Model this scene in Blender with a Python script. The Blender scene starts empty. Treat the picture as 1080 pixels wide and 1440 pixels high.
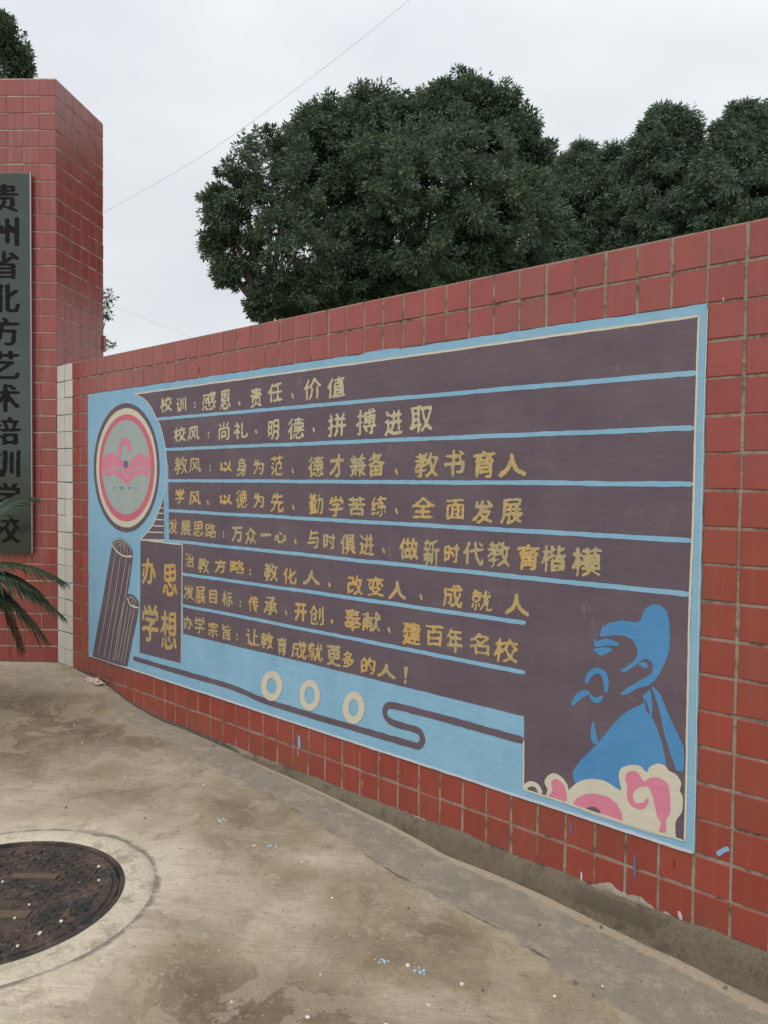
import bpy, bmesh, math, random
import numpy as np
from mathutils import Vector, Matrix, Euler, noise
from mathutils.geometry import tessellate_polygon

SC = bpy.context.scene
COL = SC.collection
R = math.radians
random.seed(7)
RNG = np.random.default_rng(11)

# ------------------------------------------------------------------ camera
cam = bpy.data.cameras.new('camera')
cam.sensor_fit = 'HORIZONTAL'; cam.sensor_width = 36.0
cam.lens = 36.0 * 1121.4 / 1080.0
cam.clip_start = 0.05; cam.clip_end = 2000
camo = bpy.data.objects.new('camera', cam); COL.objects.link(camo)
_r = Vector((0.7290116, 0.68442077, 0.01050213)); _u = Vector((-0.03124228, 0.01794316, 0.99935077)); _f = Vector((-0.68378798, 0.72886641, -0.03446364))
m3 = Matrix((_r, _u, -_f)).transposed()
camo.matrix_world = Matrix.Translation((5.7017, -2.6026, 1.3276)) @ m3.to_4x4()
SC.camera = camo

# ------------------------------------------------------------------ world: overcast sky
world = bpy.data.worlds.new('World'); SC.world = world
world.use_nodes = True
nt = world.node_tree; N = nt.nodes; Lk = nt.links
N.clear()
out = N.new('ShaderNodeOutputWorld')
sky = N.new('ShaderNodeTexSky'); sky.sky_type = 'NISHITA'; sky.sun_disc = False
sky.sun_elevation = R(52); sky.sun_rotation = R(150)
bg1 = N.new('ShaderNodeBackground'); bg1.inputs[1].default_value = 0.1
Lk.new(sky.outputs[0], bg1.inputs[0])
tc = N.new('ShaderNodeTexCoord')
nz = N.new('ShaderNodeTexNoise'); nz.inputs['Scale'].default_value = 1.6; nz.inputs['Detail'].default_value = 5; nz.inputs['Roughness'].default_value = .5
mp = N.new('ShaderNodeMapping'); mp.inputs['Scale'].default_value = (1, 1, 2.2)
Lk.new(tc.outputs['Generated'], mp.inputs[0]); Lk.new(mp.outputs[0], nz.inputs['Vector'])
rmp = N.new('ShaderNodeValToRGB')
rmp.color_ramp.elements[0].position = .36; rmp.color_ramp.elements[0].color = (.65, .68, .72, 1)
rmp.color_ramp.elements[1].position = .62; rmp.color_ramp.elements[1].color = (.83, .85, .875, 1)
Lk.new(nz.outputs[0], rmp.inputs[0])
sp = N.new('ShaderNodeSeparateXYZ'); Lk.new(tc.outputs['Generated'], sp.inputs[0])
mr = N.new('ShaderNodeMapRange'); mr.inputs[1].default_value = .3; mr.inputs[2].default_value = 1; mr.inputs[3].default_value = .96; mr.inputs[4].default_value = 1.35
Lk.new(sp.outputs[2], mr.inputs[0])
bg2 = N.new('ShaderNodeBackground'); Lk.new(rmp.outputs[0], bg2.inputs[0]); Lk.new(mr.outputs[0], bg2.inputs[1])
mx = N.new('ShaderNodeMixShader'); mx.inputs[0].default_value = .94
Lk.new(bg1.outputs[0], mx.inputs[1]); Lk.new(bg2.outputs[0], mx.inputs[2]); Lk.new(mx.outputs[0], out.inputs[0])

sun = bpy.data.lights.new('sun', 'SUN'); sun.energy = 1.6; sun.angle = R(50); sun.color = (1, .96, .9)
suno = bpy.data.objects.new('sun', sun); COL.objects.link(suno)
suno.rotation_euler = Vector((-.35, .55, -.85)).to_track_quat('-Z', 'Y').to_euler()

SC.view_settings.view_transform = 'Standard'
try: SC.view_settings.look = 'None'
except Exception: pass
SC.view_settings.exposure = 0.16; SC.view_settings.gamma = 1.0
SC.view_settings.use_curve_mapping = False
SC.render.engine = 'CYCLES'
SC.cycles.max_bounces = 6; SC.cycles.diffuse_bounces = 4; SC.cycles.glossy_bounces = 3

# ------------------------------------------------------------------ digitised artwork (metres on the wall)
PAINT = [  # name, paint, layer, outline (x along the wall, z up, metres), holes / brush width
 ('F','dark_ground_paint','dark',1,[(1.1032,1.8766),(4.6555,1.8833),(4.6522,0.1535),(4.0209,0.1569),(4.017,0.4395),(2.7338,0.4431),(1.6559,0.4381),(1.6452,0.9639),(1.4996,0.9788),(1.4908,1.4261),(1.4658,1.5163),(1.4372,1.5992),(1.3987,1.6728),(1.3501,1.7269),(1.2909,1.7928),(1.2106,1.8452)],[]),
 ('F','ladder_block','dark',1,[(1.4398,1.2342),(1.4498,0.9852),(1.1842,0.9708),(1.2413,1.0059),(1.3213,1.0678),(1.3801,1.1413)],[]),
 ('F','title_block','dark',1,[(1.1729,0.9651),(1.6407,0.9649),(1.6316,0.2596),(1.1617,0.2505)],[]),
 ('B','blue_divider','blue',2,[(1.3671,1.7099),(1.7798,1.709),(2.1472,1.7083),(2.4762,1.7076),(2.7726,1.707),(3.0411,1.7065),(3.2853,1.706),(3.5084,1.7055),(3.7131,1.7051),(3.9016,1.7047),(4.0756,1.7043),(4.2368,1.704),(4.3866,1.7037),(4.5261,1.7034),(4.6564,1.7032)],0.0175),
 ('B','blue_divider','blue',2,[(1.4394,1.524),(1.8381,1.524),(2.194,1.5239),(2.5137,1.5239),(2.8023,1.5238),(3.0643,1.5238),(3.303,1.5238),(3.5216,1.5237),(3.7224,1.5237),(3.9075,1.5237),(4.0788,1.5237),(4.2376,1.5236),(4.3853,1.5236),(4.5231,1.5236),(4.6519,1.5236)],0.0175),
 ('B','blue_divider','blue',2,[(1.4477,1.3374),(1.8447,1.3377),(2.1992,1.3379),(2.5178,1.3382),(2.8056,1.3384),(3.0668,1.3386),(3.3051,1.3387),(3.5232,1.3389),(3.7237,1.3391),(3.9086,1.3392),(4.0796,1.3393),(4.2383,1.3394),(4.3859,1.3395),(4.5236,1.3396),(4.6523,1.3397)],0.0175),
 ('B','blue_divider','blue',2,[(1.4559,1.1576),(1.8511,1.1571),(2.2041,1.1567),(2.5215,1.1564),(2.8084,1.1561),(3.0689,1.1558),(3.3066,1.1555),(3.5242,1.1553),(3.7244,1.1551),(3.909,1.1549),(4.0798,1.1547),(4.2383,1.1545),(4.3858,1.1543),(4.5234,1.1542),(4.6521,1.154)],0.0175),
 ('B','blue_divider','blue',2,[(1.4245,0.9776),(1.8236,0.9774),(2.18,0.9772),(2.5003,0.977),(2.7897,0.9768),(3.0524,0.9766),(3.2919,0.9765),(3.5113,0.9763),(3.7129,0.9762),(3.8989,0.9761),(4.0709,0.976),(4.2305,0.9759),(4.3789,0.9758),(4.5174,0.9757),(4.6469,0.9756)],0.0175),
 ('B','blue_divider','blue',2,[(1.6457,0.7905),(1.8955,0.7917),(2.1277,0.7929),(2.3441,0.7939),(2.5463,0.7949),(2.7357,0.7959),(2.9134,0.7968),(3.0804,0.7976),(3.2378,0.7984),(3.3863,0.7991),(3.5266,0.7998),(3.6595,0.8005),(3.7854,0.8011),(3.9049,0.8017),(4.0186,0.8023)],0.0175),
 ('B','blue_divider','blue',2,[(1.6463,0.6053),(1.8959,0.6058),(2.1279,0.6063),(2.3442,0.6067),(2.5463,0.6072),(2.7356,0.6076),(2.9133,0.6079),(3.0803,0.6083),(3.2377,0.6086),(3.3862,0.6089),(3.5266,0.6092),(3.6595,0.6095),(3.7855,0.6098),(3.9051,0.61),(4.0188,0.6103)],0.0175),
 ('B','blue_divider','blue',2,[(1.4671,1.4902),(1.466,1.234),(1.4563,0.9893)],0.018),
 ('B','cream_outline','cream',2,[(1.0989,1.8804),(1.428,1.8808),(1.729,1.8812),(2.0052,1.8815),(2.2596,1.8818),(2.4947,1.882),(2.7125,1.8823),(2.915,1.8825),(3.1037,1.8827),(3.2799,1.8829),(3.4449,1.8831),(3.5996,1.8833),(3.7451,1.8835),(3.8821,1.8836),(4.0114,1.8838),(4.1335,1.8839),(4.2491,1.884),(4.3586,1.8841),(4.4626,1.8843),(4.5614,1.8844),(4.6555,1.8845)],0.009),
 ('B','cream_outline','cream',2,[(4.6566,1.8843),(4.6546,1.3414),(4.6495,0.9665),(4.6522,0.1535)],0.0075),
 ('B','cream_outline','cream',3,[(1.0972,1.8795),(1.2106,1.8452),(1.2909,1.7928),(1.3501,1.7269),(1.3987,1.6728),(1.4372,1.5992),(1.4658,1.5163),(1.4755,1.4238),(1.4719,1.3417),(1.4568,1.2799),(1.4417,1.2384),(1.3801,1.1434),(1.3213,1.0678),(1.2413,1.0059),(1.1801,0.9705)],0.007),
 ('B','cream_outline','cream',3,[(1.3917,1.1729),(1.4418,1.1712)],0.007),
 ('B','cream_outline','cream',3,[(1.3704,1.1389),(1.4438,1.1381)],0.007),
 ('B','cream_outline','cream',3,[(1.341,1.0991),(1.4457,1.0999)],0.007),
 ('B','cream_outline','cream',3,[(1.3154,1.0591),(1.4458,1.0616)],0.007),
 ('B','cream_outline','cream',3,[(1.2575,1.0173),(1.4459,1.0233)],0.007),
 ('B','cream_outline','cream',3,[(1.1801,0.9641),(1.4498,0.9759)],0.007),
 ('B','cream_outline','cream',3,[(1.1729,0.9651),(1.6459,0.9635),(1.6354,0.2594)],0.008),
 ('B','cream_outline','cream',5,[(4.0178,0.3481),(4.0209,0.1569),(4.3582,0.1532),(4.6522,0.1535)],0.007),
 ('B','pale_bottom_edge','white',2,[(0.4992,0.1301),(0.8468,0.1294),(1.1655,0.1288),(1.459,0.1283),(1.7299,0.1278),(1.9809,0.1273),(2.214,0.1269),(2.4311,0.1265),(2.6338,0.1261),(2.8234,0.1257),(3.0013,0.1254),(3.1684,0.1251),(3.3257,0.1248),(3.4741,0.1245),(3.6143,0.1242),(3.7469,0.124),(3.8725,0.1238),(3.9917,0.1235),(4.105,0.1233),(4.2128,0.1231),(4.3154,0.1229),(4.4133,0.1227),(4.5068,0.1226),(4.5961,0.1224),(4.6815,0.1222)],0.012),
 ('B','pale_side_edge','cream',2,[(4.6848,1.9056),(4.6789,1.156),(4.6827,0.125)],0.003),
 ('F','emblem_rim','dark',2,[(1.3941,1.4157),(1.391,1.3646),(1.3815,1.3143),(1.3659,1.2655),(1.3441,1.2189),(1.3166,1.1752),(1.2836,1.1351),(1.2457,1.0993),(1.2031,1.0684),(1.1567,1.043),(1.107,1.0236),(1.0548,1.0107),(1.001,1.0045),(0.9463,1.0055),(0.8919,1.0136),(0.8385,1.0289),(0.7874,1.0513),(0.7393,1.0805),(0.6955,1.1161),(0.6566,1.1575),(0.6236,1.2039),(0.5972,1.2545),(0.578,1.3083),(0.5664,1.3643),(0.5627,1.4213),(0.5669,1.4782),(0.579,1.5339),(0.5986,1.5873),(0.6253,1.6373),(0.6585,1.6829),(0.6974,1.7234),(0.7414,1.7581),(0.7893,1.7864),(0.8403,1.8078),(0.8934,1.8223),(0.9476,1.8296),(1.0019,1.8298),(1.0555,1.823),(1.1074,1.8095),(1.1568,1.7896),(1.203,1.7638),(1.2453,1.7326),(1.2832,1.6966),(1.3161,1.6564),(1.3437,1.6126),(1.3655,1.5659),(1.3812,1.517),(1.3908,1.4667)],[]),
 ('F','emblem_cream_ring','cream',3,[(1.3683,1.4145),(1.3654,1.3672),(1.3566,1.3206),(1.342,1.2753),(1.3218,1.2322),(1.2962,1.1917),(1.2655,1.1547),(1.2302,1.1217),(1.1908,1.0932),(1.1478,1.0699),(1.1017,1.0521),(1.0535,1.0403),(1.0037,1.0349),(0.9533,1.0359),(0.903,1.0436),(0.8539,1.0579),(0.8068,1.0787),(0.7627,1.1058),(0.7224,1.1387),(0.6867,1.1768),(0.6565,1.2196),(0.6323,1.2662),(0.6147,1.3157),(0.6041,1.3672),(0.6006,1.4196),(0.6045,1.472),(0.6155,1.5232),(0.6334,1.5723),(0.6579,1.6184),(0.6884,1.6605),(0.7241,1.6979),(0.7645,1.7299),(0.8085,1.7562),(0.8555,1.7762),(0.9044,1.7897),(0.9544,1.7966),(1.0046,1.797),(1.0541,1.791),(1.1021,1.7787),(1.1479,1.7605),(1.1907,1.7368),(1.23,1.708),(1.2652,1.6748),(1.2958,1.6376),(1.3214,1.5971),(1.3417,1.5538),(1.3563,1.5085),(1.3653,1.4619)],[]),
 ('F','emblem_pink_ring','rose',4,[(1.3407,1.4143),(1.338,1.3716),(1.3298,1.3295),(1.3164,1.2888),(1.2977,1.2499),(1.2741,1.2135),(1.2459,1.1802),(1.2134,1.1506),(1.1771,1.1251),(1.1376,1.1042),(1.0954,1.0884),(1.0511,1.078),(1.0055,1.0733),(0.9594,1.0745),(0.9135,1.0816),(0.8687,1.0946),(0.8258,1.1134),(0.7856,1.1378),(0.7489,1.1673),(0.7165,1.2016),(0.689,1.2399),(0.667,1.2816),(0.651,1.3259),(0.6413,1.372),(0.6382,1.4189),(0.6417,1.4657),(0.6517,1.5116),(0.6679,1.5555),(0.6902,1.5968),(0.7178,1.6345),(0.7503,1.6681),(0.787,1.697),(0.8272,1.7206),(0.87,1.7387),(0.9147,1.7511),(0.9604,1.7575),(1.0063,1.758),(1.0517,1.7528),(1.0957,1.7419),(1.1377,1.7257),(1.1771,1.7045),(1.2133,1.6787),(1.2456,1.6488),(1.2738,1.6154),(1.2974,1.5789),(1.3161,1.5399),(1.3297,1.4991),(1.3379,1.457)],[]),
 ('F','emblem_disc','sage',5,[(1.2972,1.4176),(1.2948,1.3798),(1.2876,1.3426),(1.2757,1.3065),(1.2592,1.2721),(1.2384,1.24),(1.2136,1.2107),(1.185,1.1846),(1.1531,1.1623),(1.1184,1.1441),(1.0814,1.1304),(1.0427,1.1214),(1.0029,1.1175),(0.9627,1.1188),(0.9227,1.1253),(0.8837,1.1369),(0.8465,1.1537),(0.8116,1.1753),(0.7798,1.2013),(0.7518,1.2315),(0.728,1.2651),(0.7091,1.3017),(0.6953,1.3405),(0.6869,1.3809),(0.6842,1.4219),(0.6872,1.4629),(0.6958,1.503),(0.7098,1.5416),(0.729,1.5777),(0.7529,1.6109),(0.781,1.6405),(0.8128,1.6659),(0.8477,1.6869),(0.8848,1.703),(0.9237,1.714),(0.9635,1.7199),(1.0036,1.7206),(1.0432,1.7162),(1.0818,1.7068),(1.1186,1.6926),(1.1532,1.6741),(1.1849,1.6514),(1.2134,1.6251),(1.2383,1.5956),(1.259,1.5633),(1.2755,1.5289),(1.2875,1.4927),(1.2947,1.4555)],[]),
 ('F','emblem_book','pink',6,[(0.6823,1.4416),(0.6941,1.4757),(0.7337,1.5035),(0.8024,1.5169),(0.8587,1.5124),(0.9142,1.4893),(0.9645,1.4554),(0.9862,1.4223),(1.0377,1.4219),(1.059,1.4598),(1.1075,1.4861),(1.18,1.5095),(1.2148,1.495),(1.311,1.4829),(1.2972,1.4358),(1.2613,1.3568),(1.1903,1.3781),(1.097,1.3566),(1.0119,1.3072),(0.9139,1.353),(0.836,1.3786),(0.7216,1.356),(0.6938,1.3959)],[]),
 ('B','book_page_line','sage',7,[(0.7031,1.3845),(0.8135,1.4067),(0.936,1.4039),(1.012,1.3532)],0.008),
 ('B','book_page_line','sage',7,[(1.012,1.3532),(1.0653,1.4),(1.18,1.4155),(1.2773,1.4043)],0.008),
 ('B','book_page_line','sage',7,[(0.8136,1.4404),(0.903,1.4151),(0.9905,1.4058)],0.006),
 ('B','book_page_line','sage',7,[(1.1179,1.4375),(1.2005,1.474),(1.2912,1.4674)],0.005),
 ('B','emblem_arch','pink',6,[(0.9208,1.5002),(0.9253,1.5443),(0.9516,1.5767),(0.9864,1.5889),(1.0229,1.5747),(1.0442,1.5415),(1.0506,1.5142)],0.045),
 ('F','emblem_dot','indigo',7,[(1.0291,1.4383),(1.0259,1.4275),(1.017,1.4189),(1.0041,1.4142),(0.9898,1.4143),(0.9768,1.4192),(0.9678,1.428),(0.9646,1.4389),(0.9678,1.4498),(0.9768,1.4584),(0.9898,1.4631),(1.0042,1.4629),(1.0171,1.458),(1.0259,1.4492)],[]),
 ('F','large_scroll','dark',2,[(0.8236,0.9323),(0.8469,0.9486),(0.8944,0.9594),(0.9479,0.9582),(1.0071,0.9394),(1.0526,0.9155),(1.0783,0.884),(1.0809,0.8478),(1.059,0.7666),(1.033,0.6711),(1.0028,0.5878),(0.9471,0.4331),(0.8382,0.128),(0.5383,0.128),(0.5831,0.2529),(0.6854,0.5407),(0.7707,0.7915)],[]),
 ('F','small_scroll','dark',2,[(1.0028,0.5911),(1.0199,0.6063),(1.0588,0.6136),(1.1102,0.599),(1.1482,0.5734),(1.157,0.548),(1.1292,0.4558),(1.0076,0.1337),(0.8382,0.128),(0.9471,0.4331)],[]),
 ('B','scroll_line','cream',3,[(0.8153,0.9147),(0.8563,0.8831),(0.9344,0.8543),(1.0005,0.8488),(1.0783,0.8555)],0.012),
 ('B','scroll_line','cream',3,[(1.0054,0.5847),(1.0328,0.5542),(1.0717,0.5351),(1.1545,0.5366)],0.01),
 ('B','scroll_line','cream',3,[(0.8603,0.8663),(0.7911,0.6484),(0.699,0.3604),(0.6192,0.1518)],0.0045),
 ('B','scroll_line','cream',3,[(0.9237,0.8435),(0.8598,0.6139),(0.7694,0.3417),(0.6983,0.15)],0.0045),
 ('B','scroll_line','cream',3,[(0.9979,0.8352),(0.9273,0.6206),(0.8387,0.3647),(0.7689,0.1402)],0.0045),
 ('B','scroll_line','cream',3,[(1.0461,0.8054),(0.9671,0.5301),(0.8547,0.1539)],0.0045),
 ('B','scroll_line','cream',3,[(1.0159,0.5356),(0.9736,0.3959),(0.886,0.152)],0.0045),
 ('B','scroll_line','cream',3,[(1.0588,0.5204),(1.0065,0.3733),(0.9265,0.1448)],0.0045),
 ('B','scroll_line','cream',3,[(1.0974,0.5181),(1.0457,0.3718),(0.9666,0.1446)],0.0045),
 ('B','scroll_line','cream',3,[(0.9672,0.5571),(0.8932,0.3514),(0.8245,0.1421)],0.0045),
 ('B','scroll_line','cream',3,[(0.8604,0.8936),(0.8564,0.9206),(0.8943,0.9363),(0.9743,0.9241),(1.0071,0.8994)],0.004),
 ('B','scroll_line','cream',3,[(0.8807,0.8745),(0.8875,0.9054),(0.9211,0.9176),(0.9677,0.907),(0.9742,0.8671)],0.004),
 ('B','scroll_line','cream',3,[(0.84,0.9059),(0.84,0.9367),(0.8943,0.9512),(0.9743,0.9442),(1.0397,0.9114),(1.059,0.8661)],0.004),
 ('B','scroll_line','cream',3,[(0.9278,0.9113),(0.9317,0.8609)],0.004),
 ('B','scroll_line','cream',3,[(1.0071,0.8994),(1.0201,0.8602)],0.004),
 ('B','scroll_line','cream',3,[(1.0393,0.5482),(1.029,0.5772),(1.0588,0.5936),(1.1038,0.5785),(1.1229,0.5541)],0.004),
 ('B','scroll_line','cream',3,[(1.0717,0.5817),(1.0781,0.5492),(1.1102,0.5428)],0.004),
 ('B','dark_stripe','dark',2,[(1.0843,0.2021),(1.5878,0.2052),(2.1373,0.2083),(2.4622,0.1883),(3.0992,0.1921),(3.3135,0.1937),(3.4326,0.1954),(3.4759,0.1967),(3.4957,0.2089),(3.5067,0.2322),(3.4949,0.2579),(3.4677,0.2672),(3.4023,0.2661),(3.3276,0.268),(3.2907,0.2828),(3.2811,0.3092),(3.2961,0.3338),(3.334,0.3447),(3.4878,0.348),(3.6924,0.348),(4.0172,0.345)],0.03),
 ('F','cream_ring','cream',3,[(2.5666,0.2939),(2.566,0.2837),(2.564,0.2734),(2.5605,0.2632),(2.5558,0.2532),(2.5498,0.2436),(2.5426,0.2346),(2.5344,0.2263),(2.5252,0.2189),(2.5153,0.2125),(2.5048,0.2071),(2.4939,0.203),(2.4827,0.2002),(2.4714,0.1986),(2.4603,0.1985),(2.4496,0.1997),(2.4393,0.2023),(2.4298,0.2062),(2.4211,0.2114),(2.4135,0.2178),(2.407,0.2252),(2.4018,0.2336),(2.398,0.2427),(2.3957,0.2525),(2.3949,0.2627),(2.3955,0.2732),(2.3977,0.2838),(2.4013,0.2943),(2.4063,0.3045),(2.4127,0.3143),(2.4202,0.3234),(2.4287,0.3317),(2.4381,0.339),(2.4483,0.3453),(2.459,0.3504),(2.47,0.3543),(2.4813,0.3569),(2.4925,0.3581),(2.5034,0.358),(2.514,0.3565),(2.524,0.3536),(2.5332,0.3496),(2.5416,0.3443),(2.5489,0.3379),(2.555,0.3306),(2.56,0.3224),(2.5636,0.3134),(2.5658,0.3039)],[[(2.5226,0.2859),(2.5223,0.2806),(2.5213,0.2753),(2.5196,0.27),(2.5174,0.2648),(2.5145,0.2599),(2.511,0.2553),(2.507,0.2511),(2.5027,0.2473),(2.4979,0.2441),(2.4929,0.2414),(2.4877,0.2394),(2.4823,0.2381),(2.477,0.2374),(2.4717,0.2375),(2.4666,0.2382),(2.4618,0.2396),(2.4573,0.2418),(2.4532,0.2445),(2.4496,0.2479),(2.4465,0.2517),(2.4441,0.2561),(2.4423,0.2608),(2.4412,0.2658),(2.4408,0.2711),(2.4411,0.2765),(2.4421,0.2819),(2.4438,0.2872),(2.4462,0.2924),(2.4491,0.2974),(2.4527,0.302),(2.4567,0.3063),(2.4611,0.31),(2.4659,0.3132),(2.471,0.3158),(2.4763,0.3178),(2.4816,0.319),(2.4869,0.3196),(2.4922,0.3195),(2.4972,0.3187),(2.502,0.3172),(2.5065,0.315),(2.5105,0.3123),(2.514,0.3089),(2.517,0.3051),(2.5194,0.3008),(2.5211,0.2961),(2.5222,0.2911)]]),
 ('F','cream_ring','cream',3,[(2.8527,0.3005),(2.8521,0.2906),(2.8504,0.2807),(2.8474,0.2708),(2.8432,0.2612),(2.8379,0.252),(2.8316,0.2433),(2.8243,0.2354),(2.8163,0.2283),(2.8075,0.2221),(2.7982,0.2171),(2.7886,0.2132),(2.7787,0.2105),(2.7688,0.2092),(2.759,0.2091),(2.7495,0.2104),(2.7405,0.213),(2.732,0.2169),(2.7244,0.222),(2.7176,0.2282),(2.7119,0.2354),(2.7073,0.2435),(2.704,0.2524),(2.7019,0.2618),(2.7011,0.2717),(2.7017,0.2819),(2.7035,0.2921),(2.7067,0.3022),(2.7111,0.312),(2.7166,0.3214),(2.7232,0.3301),(2.7307,0.3381),(2.739,0.3451),(2.748,0.3511),(2.7574,0.356),(2.7672,0.3596),(2.7771,0.362),(2.7869,0.3631),(2.7966,0.3629),(2.806,0.3614),(2.8148,0.3586),(2.823,0.3546),(2.8304,0.3494),(2.8369,0.3432),(2.8423,0.3361),(2.8467,0.3281),(2.8499,0.3194),(2.8519,0.3101)],[[(2.8164,0.2936),(2.8162,0.2881),(2.8153,0.2825),(2.8137,0.277),(2.8115,0.2717),(2.8088,0.2666),(2.8055,0.2618),(2.8018,0.2574),(2.7976,0.2535),(2.7931,0.2502),(2.7884,0.2475),(2.7834,0.2454),(2.7784,0.2441),(2.7733,0.2434),(2.7683,0.2435),(2.7634,0.2444),(2.7588,0.2459),(2.7545,0.2482),(2.7506,0.2511),(2.7472,0.2546),(2.7443,0.2587),(2.742,0.2632),(2.7403,0.2682),(2.7392,0.2734),(2.7388,0.2789),(2.7391,0.2845),(2.74,0.2902),(2.7416,0.2957),(2.7439,0.3011),(2.7467,0.3063),(2.75,0.3111),(2.7538,0.3154),(2.758,0.3193),(2.7626,0.3226),(2.7674,0.3253),(2.7724,0.3272),(2.7774,0.3285),(2.7825,0.3291),(2.7875,0.3289),(2.7923,0.328),(2.7968,0.3264),(2.801,0.3241),(2.8049,0.3212),(2.8082,0.3177),(2.8111,0.3136),(2.8133,0.3091),(2.815,0.3042),(2.816,0.299)]]),
 ('F','cream_ring','cream',3,[(3.1566,0.3001),(3.1561,0.2903),(3.1544,0.2804),(3.1515,0.2706),(3.1476,0.261),(3.1425,0.2518),(3.1364,0.2432),(3.1295,0.2353),(3.1217,0.2282),(3.1134,0.222),(3.1044,0.217),(3.0952,0.2131),(3.0857,0.2104),(3.0762,0.209),(3.0667,0.2089),(3.0576,0.2101),(3.0489,0.2127),(3.0408,0.2165),(3.0334,0.2215),(3.0269,0.2276),(3.0214,0.2348),(3.0169,0.2428),(3.0137,0.2516),(3.0116,0.261),(3.0109,0.2708),(3.0114,0.2809),(3.0132,0.2911),(3.0162,0.3011),(3.0204,0.3109),(3.0257,0.3202),(3.032,0.3289),(3.0392,0.3368),(3.0472,0.3439),(3.0558,0.3499),(3.0648,0.3548),(3.0742,0.3584),(3.0837,0.3609),(3.0932,0.362),(3.1025,0.3618),(3.1115,0.3603),(3.12,0.3576),(3.1279,0.3537),(3.135,0.3486),(3.1413,0.3424),(3.1465,0.3353),(3.1508,0.3274),(3.1539,0.3188),(3.1558,0.3096)],[[(3.1176,0.2923),(3.1174,0.287),(3.1166,0.2818),(3.1153,0.2765),(3.1135,0.2715),(3.1112,0.2667),(3.1084,0.2622),(3.1052,0.2581),(3.1017,0.2544),(3.0978,0.2513),(3.0938,0.2488),(3.0895,0.2469),(3.0852,0.2457),(3.0809,0.2451),(3.0766,0.2452),(3.0725,0.2461),(3.0686,0.2476),(3.0649,0.2498),(3.0616,0.2525),(3.0586,0.2559),(3.0561,0.2598),(3.0541,0.2641),(3.0527,0.2688),(3.0517,0.2738),(3.0514,0.279),(3.0516,0.2843),(3.0524,0.2896),(3.0537,0.2949),(3.0556,0.3),(3.058,0.3048),(3.0608,0.3093),(3.0641,0.3134),(3.0676,0.317),(3.0715,0.3201),(3.0756,0.3226),(3.0799,0.3244),(3.0842,0.3256),(3.0885,0.3261),(3.0928,0.3259),(3.0969,0.325),(3.1007,0.3235),(3.1044,0.3213),(3.1076,0.3185),(3.1105,0.3151),(3.113,0.3113),(3.1149,0.307),(3.1164,0.3023),(3.1173,0.2974)]]),
 ('F','robed_figure_head','azure',2,[(4.3282,0.7995),(4.3355,0.8248),(4.3612,0.8469),(4.4132,0.8623),(4.4687,0.8622),(4.4821,0.8726),(4.4879,0.8967),(4.5036,0.9183),(4.5283,0.9322),(4.5548,0.9284),(4.5743,0.9094),(4.5838,0.8725),(4.5868,0.818),(4.5843,0.7796),(4.5681,0.7304),(4.5532,0.6938),(4.5362,0.6676),(4.5143,0.6482),(4.474,0.6304),(4.4423,0.6043),(4.4191,0.5964),(4.4142,0.6034),(4.4463,0.6341),(4.4869,0.6624),(4.5092,0.6775),(4.5249,0.6932),(4.5297,0.7155),(4.5213,0.7339),(4.506,0.7393),(4.4899,0.7306),(4.4585,0.7038),(4.4312,0.6816),(4.4126,0.6776),(4.4142,0.6876),(4.4445,0.7102),(4.4679,0.7358),(4.473,0.7541),(4.4669,0.7793),(4.4518,0.7989),(4.4237,0.8082),(4.3813,0.8059),(4.3478,0.7959),(4.3313,0.7918)],[]),
 ('F','robed_figure_ear','azure',2,[(4.4766,0.7155),(4.49,0.7263),(4.5081,0.7249),(4.512,0.71),(4.4995,0.7045),(4.4813,0.7119)],[]),
 ('B','robed_figure_brow','azure',2,[(4.3073,0.7649),(4.3192,0.7639),(4.3579,0.7776),(4.4038,0.7745)],[0.004, 0.02, 0.024, 0.01]),
 ('B','robed_figure_brow','azure',2,[(4.3048,0.7446),(4.3177,0.7411),(4.3344,0.74),(4.3537,0.7483),(4.3776,0.7537)],[0.006, 0.016, 0.03, 0.024, 0.006]),
 ('B','robed_figure_brow','azure',2,[(4.307,0.7812),(4.3171,0.7682)],0.014),
 ('B','robed_figure_moustache','azure',2,[(4.2776,0.6144),(4.2919,0.6489),(4.3212,0.6693),(4.3459,0.6608),(4.3572,0.6331),(4.357,0.5954)],[0.012, 0.022, 0.02, 0.024, 0.022, 0.012]),
 ('B','robed_figure_moustache','azure',2,[(4.2234,0.5238),(4.2483,0.5611),(4.2783,0.5815),(4.2984,0.5816)],[0.008, 0.024, 0.022, 0.006]),
 ('B','robed_figure_moustache','azure',2,[(4.2934,0.5789),(4.3087,0.5635),(4.3284,0.5637),(4.3467,0.5817)],[0.006, 0.02, 0.022, 0.006]),
 ('B','robed_figure_beard','azure',2,[(4.3085,0.4815),(4.3124,0.4385),(4.3191,0.4036)],[0.008, 0.024, 0.028]),
 ('F','robed_figure_robe','azure',2,[(4.2286,0.2754),(4.2584,0.3247),(4.327,0.4054),(4.3929,0.4968),(4.4389,0.5463),(4.4844,0.5748),(4.5022,0.5896),(4.4945,0.6098),(4.5103,0.6258),(4.5209,0.6364),(4.5267,0.616),(4.5312,0.5737),(4.5284,0.5429),(4.5487,0.5085),(4.5674,0.4612),(4.579,0.4126),(4.5824,0.3792),(4.5529,0.3286),(4.4822,0.2659),(4.4176,0.2391),(4.3307,0.2332),(4.2397,0.2409)],[]),
 ('B','robe_cord_gap','dark',3,[(4.5056,0.5963),(4.5116,0.5698),(4.5192,0.5523)],[0.004, 0.012, 0.004]),
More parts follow.
